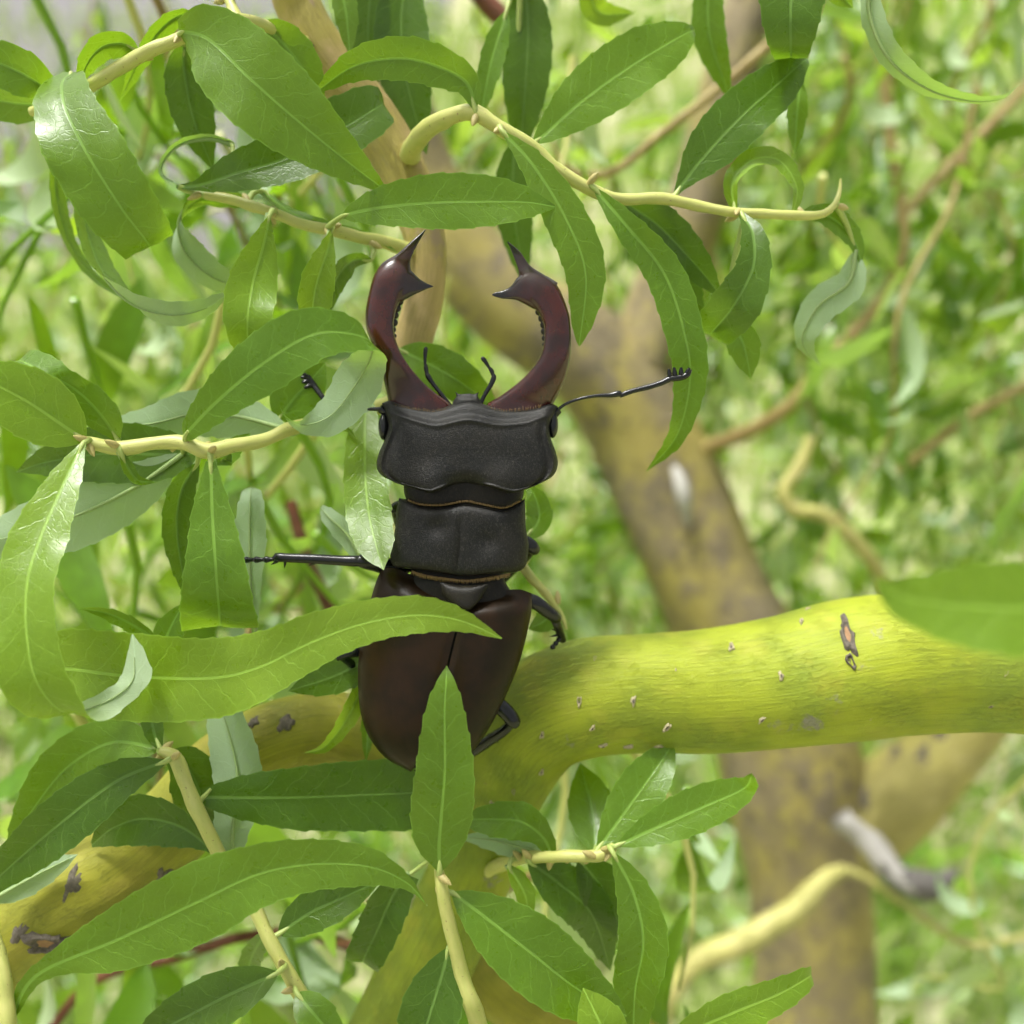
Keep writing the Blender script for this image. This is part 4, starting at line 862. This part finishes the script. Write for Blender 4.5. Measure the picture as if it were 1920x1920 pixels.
limb('leg', [([(900, 1300, -9, 16), (930, 1318, -8, 15), (952, 1338, -8, 15), (964, 1354, -8, 13), (966, 1360, -8.5, 8)], 18), ([(962, 1352, -9, 9), (945, 1370, -10, 10), (920, 1386, -12, 11), (890, 1406, -14, 11), (868, 1422, -16, 8)], 20)] + beads((868, 1420, -16), (830, 1450, -18), 4, 6), M_LEG,
     [(930, 1384, -11, 934, 1394, -11, 3), (912, 1394, -12, 916, 1404, -12, 3), (895, 1404, -13, 898, 1414, -13, 3)])
limb('leg', [([(740, 1230, -9, 15), (700, 1222, -8, 13), (660, 1222, -6, 11), (630, 1232, -5, 8)], 18), ([(640, 1230, -5.5, 8), (665, 1250, -10, 8), (700, 1290, -15, 8), (735, 1330, -19, 7)], 16)] + beads((735, 1330, -19), (770, 1350, -22), 4, 6), M_LEG)
limb('leg', [([(800, 950, -9, 15), (765, 950, -9, 15), (742, 955, -9, 14), (738, 962, -9, 8)], 12), ([(742, 955, -9, 9), (750, 985, -13, 9), (770, 1010, -18, 8)], 12)] + beads((770, 1010, -18), (800, 1040, -20), 4, 6), M_LEG)

# ---------------------------------------------------------------- hanging shoots behind (blurred), grass and weeds
def proto_leaf(seed, curl, n=9):
    """leaf of unit length (1 m) along +x, later scaled"""
    r = np.random.default_rng(seed); t = np.linspace(0, 1, n)
    ang = curl * t + .25 * np.sin(t * 5 + seed); X = np.cumsum(np.cos(ang)) / n; Z = -np.cumsum(np.sin(ang)) / n; Y = .08 * np.sin(t * 3 + seed)
    prof = t ** .7 * (1 - t) ** .95; prof = prof / prof.max() * .095; prof[0] = prof[-1] = .004
    tw = r.uniform(-1.1, 1.1) * t
    C = np.stack([X, Y, Z], 1); out = []
    for q in (-1, 0, 1):
        out.append(C + np.stack([np.zeros(n), np.cos(tw) * prof * q, np.sin(tw) * prof * q + abs(q) * prof * .2], 1))
    G = np.stack(out, 1); uv = np.stack([np.repeat(t[:, None], 3, 1), np.repeat(np.array([[-1, 0, 1.]]), n, 0)], -1)
    um = np.stack([uv[..., 0] * 55, uv[..., 1] * prof[:, None] * 55], -1)
    return G, uv, um
PROTO = [proto_leaf(s_, c) for s_, c in ((1, .5), (2, 1.4), (3, 2.4), (4, 3.6), (5, -.9), (6, .9))]
PMESH = []
for mt in (M_FAR, M_FARB):
    row = []
    for G, uv, um in PROTO:
        mb = MB(); mb.grid(G, 0, uv, um, flip=True); row.append(mb.mesh('leaf', [mt]))
    PMESH.append(row)
def in_view(p, m=1.0):
    d = p - CAM; z = d @ FW
    return z > .05 and abs(d @ RT) < z * .5 * m and abs(d @ UP) < z * .5 * m, z
def rot_to(x, roll):
    x = nrm(x); a = np.array([0, 0, 1.0]) if abs(x[2]) < .95 else np.array([0, 1.0, 0])
    y = nrm(np.cross(a, x)); z = np.cross(x, y); c, s = math.cos(roll), math.sin(roll)
    return np.stack([x, y * c + z * s, -y * s + z * c], 1)
SHOOT = MB(); recs = []
def hides_trunk(q):
    d = q - CAM; dz = d @ FW; x = 960 + d @ RT / dz * 1920; y = 960 - d @ UP / dz * 1920
    for key in ('trunk', 'limb_up', 'limb_right', 'orange', 'orange3', 'yellow2', 'yellow'):
        if key in STEMS:
            a = STEMS[key][3]; i = int(np.hypot(a[:, 0] - x, a[:, 1] - y).argmin())
            if math.hypot(a[i, 0] - x, a[i, 1] - y) < a[i, 3] * 1.1 + 10 and dz < D0 - a[i, 2] / 1000: return True
    return False
rng = np.random.default_rng(21)
def shoot(x, y, z, length, rise=0.0, dens=1.0, start_dir=None):
    p = P(x, y, z); d = np.array([rng.uniform(-.5, .5), rng.uniform(-.4, .4), rise - .7]) if start_dir is None else np.array(start_dir, float)
    pts = [p]; n = int(length / .006)
    ph = rng.uniform(0, 6, 3)
    for i in range(n):
        d = nrm(d + .30 * np.array([math.sin(i * .34 + ph[0]), math.sin(i * .29 + ph[1]), .5 * math.sin(i * .23 + ph[2])]) * .5 + np.array([0, 0, -.03]))
        p = p + d * .006; pts.append(p)
    C = np.array(pts)
    if min((C - CAM) @ FW) < D0 + .026: return
    if z < -38 and np.mean([hides_trunk(q) for q in C[::4]]) > .08: return
    tube_to(SHOOT, C[::2], np.linspace(.0011, .0004, len(C[::2])), 6, int(rng.integers(0, 3)))
    side = 1
    for i in range(2, len(C), max(1, int(2.6 / dens))):
        side = -side; t = nrm(C[i] - C[i - 1])
        out = nrm(np.cross(t, rng.normal(size=3))) * .9 + t * .5 + np.array([0, 0, -.35])
        if hides_trunk(C[i] + out * .02) or hides_trunk(C[i] + out * .05): continue
        if min((C[i] - CAM) @ FW, (C[i] + nrm(out) * .062 - CAM) @ FW) < D0 + .030: continue
        recs.append((C[i], rot_to(out, rng.uniform(-1.2, 1.2)), rng.uniform(.030, .058) * (1 if z > -140 else .85), int(rng.integers(0, 6)), int(rng.random() < (.4 if z > -140 else .55))))
# nearer, still recognisable leaves behind the beetle's side and the top
for a in [(430, 760, -66, .07), (560, 800, -66, .08), (480, 920, -66, .07), (590, 1000, -66, .07), (240, 980, -66, .07), (140, 560, -70, .09), (420, 560, -66, .08), (610, 560, -66, .08), (230, 240, -66, .1), (60, -20, -70, .12),
          (500, 120, -66, .1), (860, 130, -70, .1), (1090, 60, -66, .1), (1230, 40, -70, .08), (330, 1150, -66, .08), (140, 1330, -66, .08), (60, 1480, -66, .08),
          (560, 1620, -66, .08), (680, 1700, -66, .08), (1000, 1640, -66, .08), (1130, 1440, -66, .08), (1290, 1480, -66, .08)]:
    shoot(*a, dens=.75)
for i in range(38):
    reg = [(-60, 420, -60, 420), (380, 760, -60, 330), (820, 1340, -80, 250), (380, 690, 780, 1120), (-40, 330, 1040, 1420), (1000, 1420, 1380, 1750), (1300, 1600, -60, 420)][i % 7]
    shoot(rng.uniform(reg[0], reg[1]), rng.uniform(reg[2], reg[3]), -rng.uniform(62, 130), rng.uniform(.05, .09), dens=1.1)
for i in range(210):                                   # the hanging mass of the crown, mostly to the right and behind
    x = rng.uniform(-150, 2100); y = rng.uniform(-450, 1150); z = -rng.uniform(150, 520)
    if x < 1250 and rng.random() < .45: continue
    shoot(x, y, z, rng.uniform(.16, .34))
for i in range(26):
    shoot(rng.uniform(1250, 2000), rng.uniform(-200, 900), -rng.uniform(130, 330), rng.uniform(.12, .25))
M_SH = [M_ORANGE, M_TWIG, M_FARB]
o = link('twig', SHOOT.mesh('twig', M_SH), kind='stuff', label='thin curling twigs hanging in the blurred crown'); adopt(o, TREE); SHOOTS = o
def proj(r):
    ok, z = in_view(r[0] + r[1][:, 0] * r[2] * .4, 1.0)
    return (r[2] / z) if ok else 0
order = sorted(range(len(recs)), key=lambda i: -proj(recs[i])); NEAR = 200
for i in order[:NEAR]:
    p, Rm, s_, k, m = recs[i]
    ob = link('leaf', PMESH[m][k]); ob.parent = TREE; Ms = Rm * s_
    ob.matrix_parent_inverse = Matrix.Translation(-TREE.location)
    ob.matrix_basis = Matrix(((*Ms[0], p[0]), (*Ms[1], p[1]), (*Ms[2], p[2]), (0, 0, 0, 1)))
mass = MB()
def stamp(mb, r):
    p, Rm, s_, k, m = r; G, uv, um = PROTO[k]
    mb.grid((G @ (Rm * s_).T) + p, m, uv, um, flip=True)
for i in order[NEAR:]: stamp(mass, recs[i])
o = link('foliage', mass.mesh('foliage', [M_FAR, M_FARB]), kind='stuff', label='blurred mass of hanging willow leaves'); adopt(o, TREE)
# unseen crown above the frame, added to shade the beetle's branch
top_ = MB(); rc = np.random.default_rng(77)
for i in range(850):
    a = rc.uniform(0, 6.28); rad_ = .75 * math.sqrt(rc.random()); c = P(960, 960, 0)
    p = np.array([c[0] + rad_ * math.cos(a), c[1] + rad_ * math.sin(a) + .05, CAM[2] + .28 + .55 * rc.random()])
    stamp(top_, (p, rot_to(np.array([math.cos(a * 7), math.sin(a * 7), rc.uniform(-.9, .2)]), rc.uniform(-1, 1)), rc.uniform(.04, .07), int(rc.integers(0, 6)), int(rc.random() < .5)))
for i in range(30):
    a = rc.uniform(0, 6.28); c = P(960, 960, 0); q = np.array([c[0], c[1] + .05, CAM[2] + .3 + .5 * rc.random()]); e = q + np.array([math.cos(a), math.sin(a), .2]) * .7
    tube_to(top_, np.array([q * (1 - f) + e * f + np.array([0, 0, .03 * math.sin(f * 9 + i)]) for f in np.linspace(0, 1, 12)]), np.linspace(.004, .001, 12), 6, 2)
o = link('shade_canopy', top_.mesh('shade_canopy', [M_FAR, M_FARB, M_TWIG]), kind='stuff', label='unseen leafy willow crown added overhead for shade'); adopt(o, TREE)
# grass and weeds on the ground
def grass_material():
    k = NT('grass_blade'); o = k.obj(); n = k.noise(o, 2.2, 4, .6); f = k.noise(o, 60., 2)
    col = k.mix(k.step(n, .35, .65), (.20, .33, .045), (.33, .44, .08)); col = k.mix(k.step(f, .55, .7), col, (.60, .55, .30))
    pr_ = k.bsdf(col, .5, spec=.4); tr = k.n('ShaderNodeBsdfTranslucent'); k.put(tr.inputs['Color'], k.mix(n, (.28, .46, .05), (.42, .54, .10)))
    ms = k.n('ShaderNodeMixShader'); ms.inputs[0].default_value = .3; k.t.links.new(pr_, ms.inputs[1]); k.t.links.new(tr.outputs[0], ms.inputs[2])
    return k.done(ms.outputs[0])
rg = np.random.default_rng(5)
def ground_pt():
    while True:
        y = .25 + 7.5 * rg.random() ** 1.7; x = rg.uniform(-1, 1) * (.7 + .75 * y)
        if x < -.6 and 3.3 + .25 * math.sin(x * .9) < y < 8.5 and rg.random() > .35: continue
        return x, y
V = []; F = []
for i in range(22000):
    x, y = ground_pt(); h = rg.uniform(.05, .16) * (1 + .15 * y); a = rg.uniform(0, 6.28); l = rg.uniform(.1, .7) * h; w_ = rg.uniform(.002, .0045) * (1 + .2 * y)
    dx, dy = math.cos(a), math.sin(a); b = len(V)
    for f, ww in ((0, 1), (.55, .8), (1, .05)):
        cx, cy, cz = x + dx * l * f * f, y + dy * l * f * f, h * (f - .15 * f * f)
        V += [(cx - dy * w_ * ww, cy + dx * w_ * ww, cz), (cx + dy * w_ * ww, cy - dx * w_ * ww, cz)]
    F += [(b, b + 1, b + 3, b + 2), (b + 2, b + 3, b + 5, b + 4)]
mb = MB(); mb.add(np.array(V), F); link('grass', mb.mesh('grass', [grass_material()]), kind='stuff', label='blurred green and straw coloured grass on the ground')
wd = MB()
for i in range(520):
    x, y = ground_pt(); hh = rg.uniform(.06, .30)
    for j in range(int(rg.integers(8, 16))):
        p = np.array([x + rg.normal() * .03, y + rg.normal() * .03, hh * rg.uniform(.1, 1)]); a = rg.uniform(0, 6.28)
        stamp(wd, (p, rot_to(np.array([math.cos(a), math.sin(a), rg.uniform(-.2, .6)]), rg.uniform(-.6, .6)), rg.uniform(.05, .11), int(rg.integers(0, 6)), int(rg.random() < .6)))
    tube_to(wd, np.array([(x, y, -.01), (x + .01, y, hh * .5), (x, y + .01, hh)]), np.array([.002, .0015, .0008]), 5, 2)
link('weeds', wd.mesh('weeds', [M_FAR, M_FARB, M_TWIG]), kind='stuff', label='leafy green weeds growing in the grass')
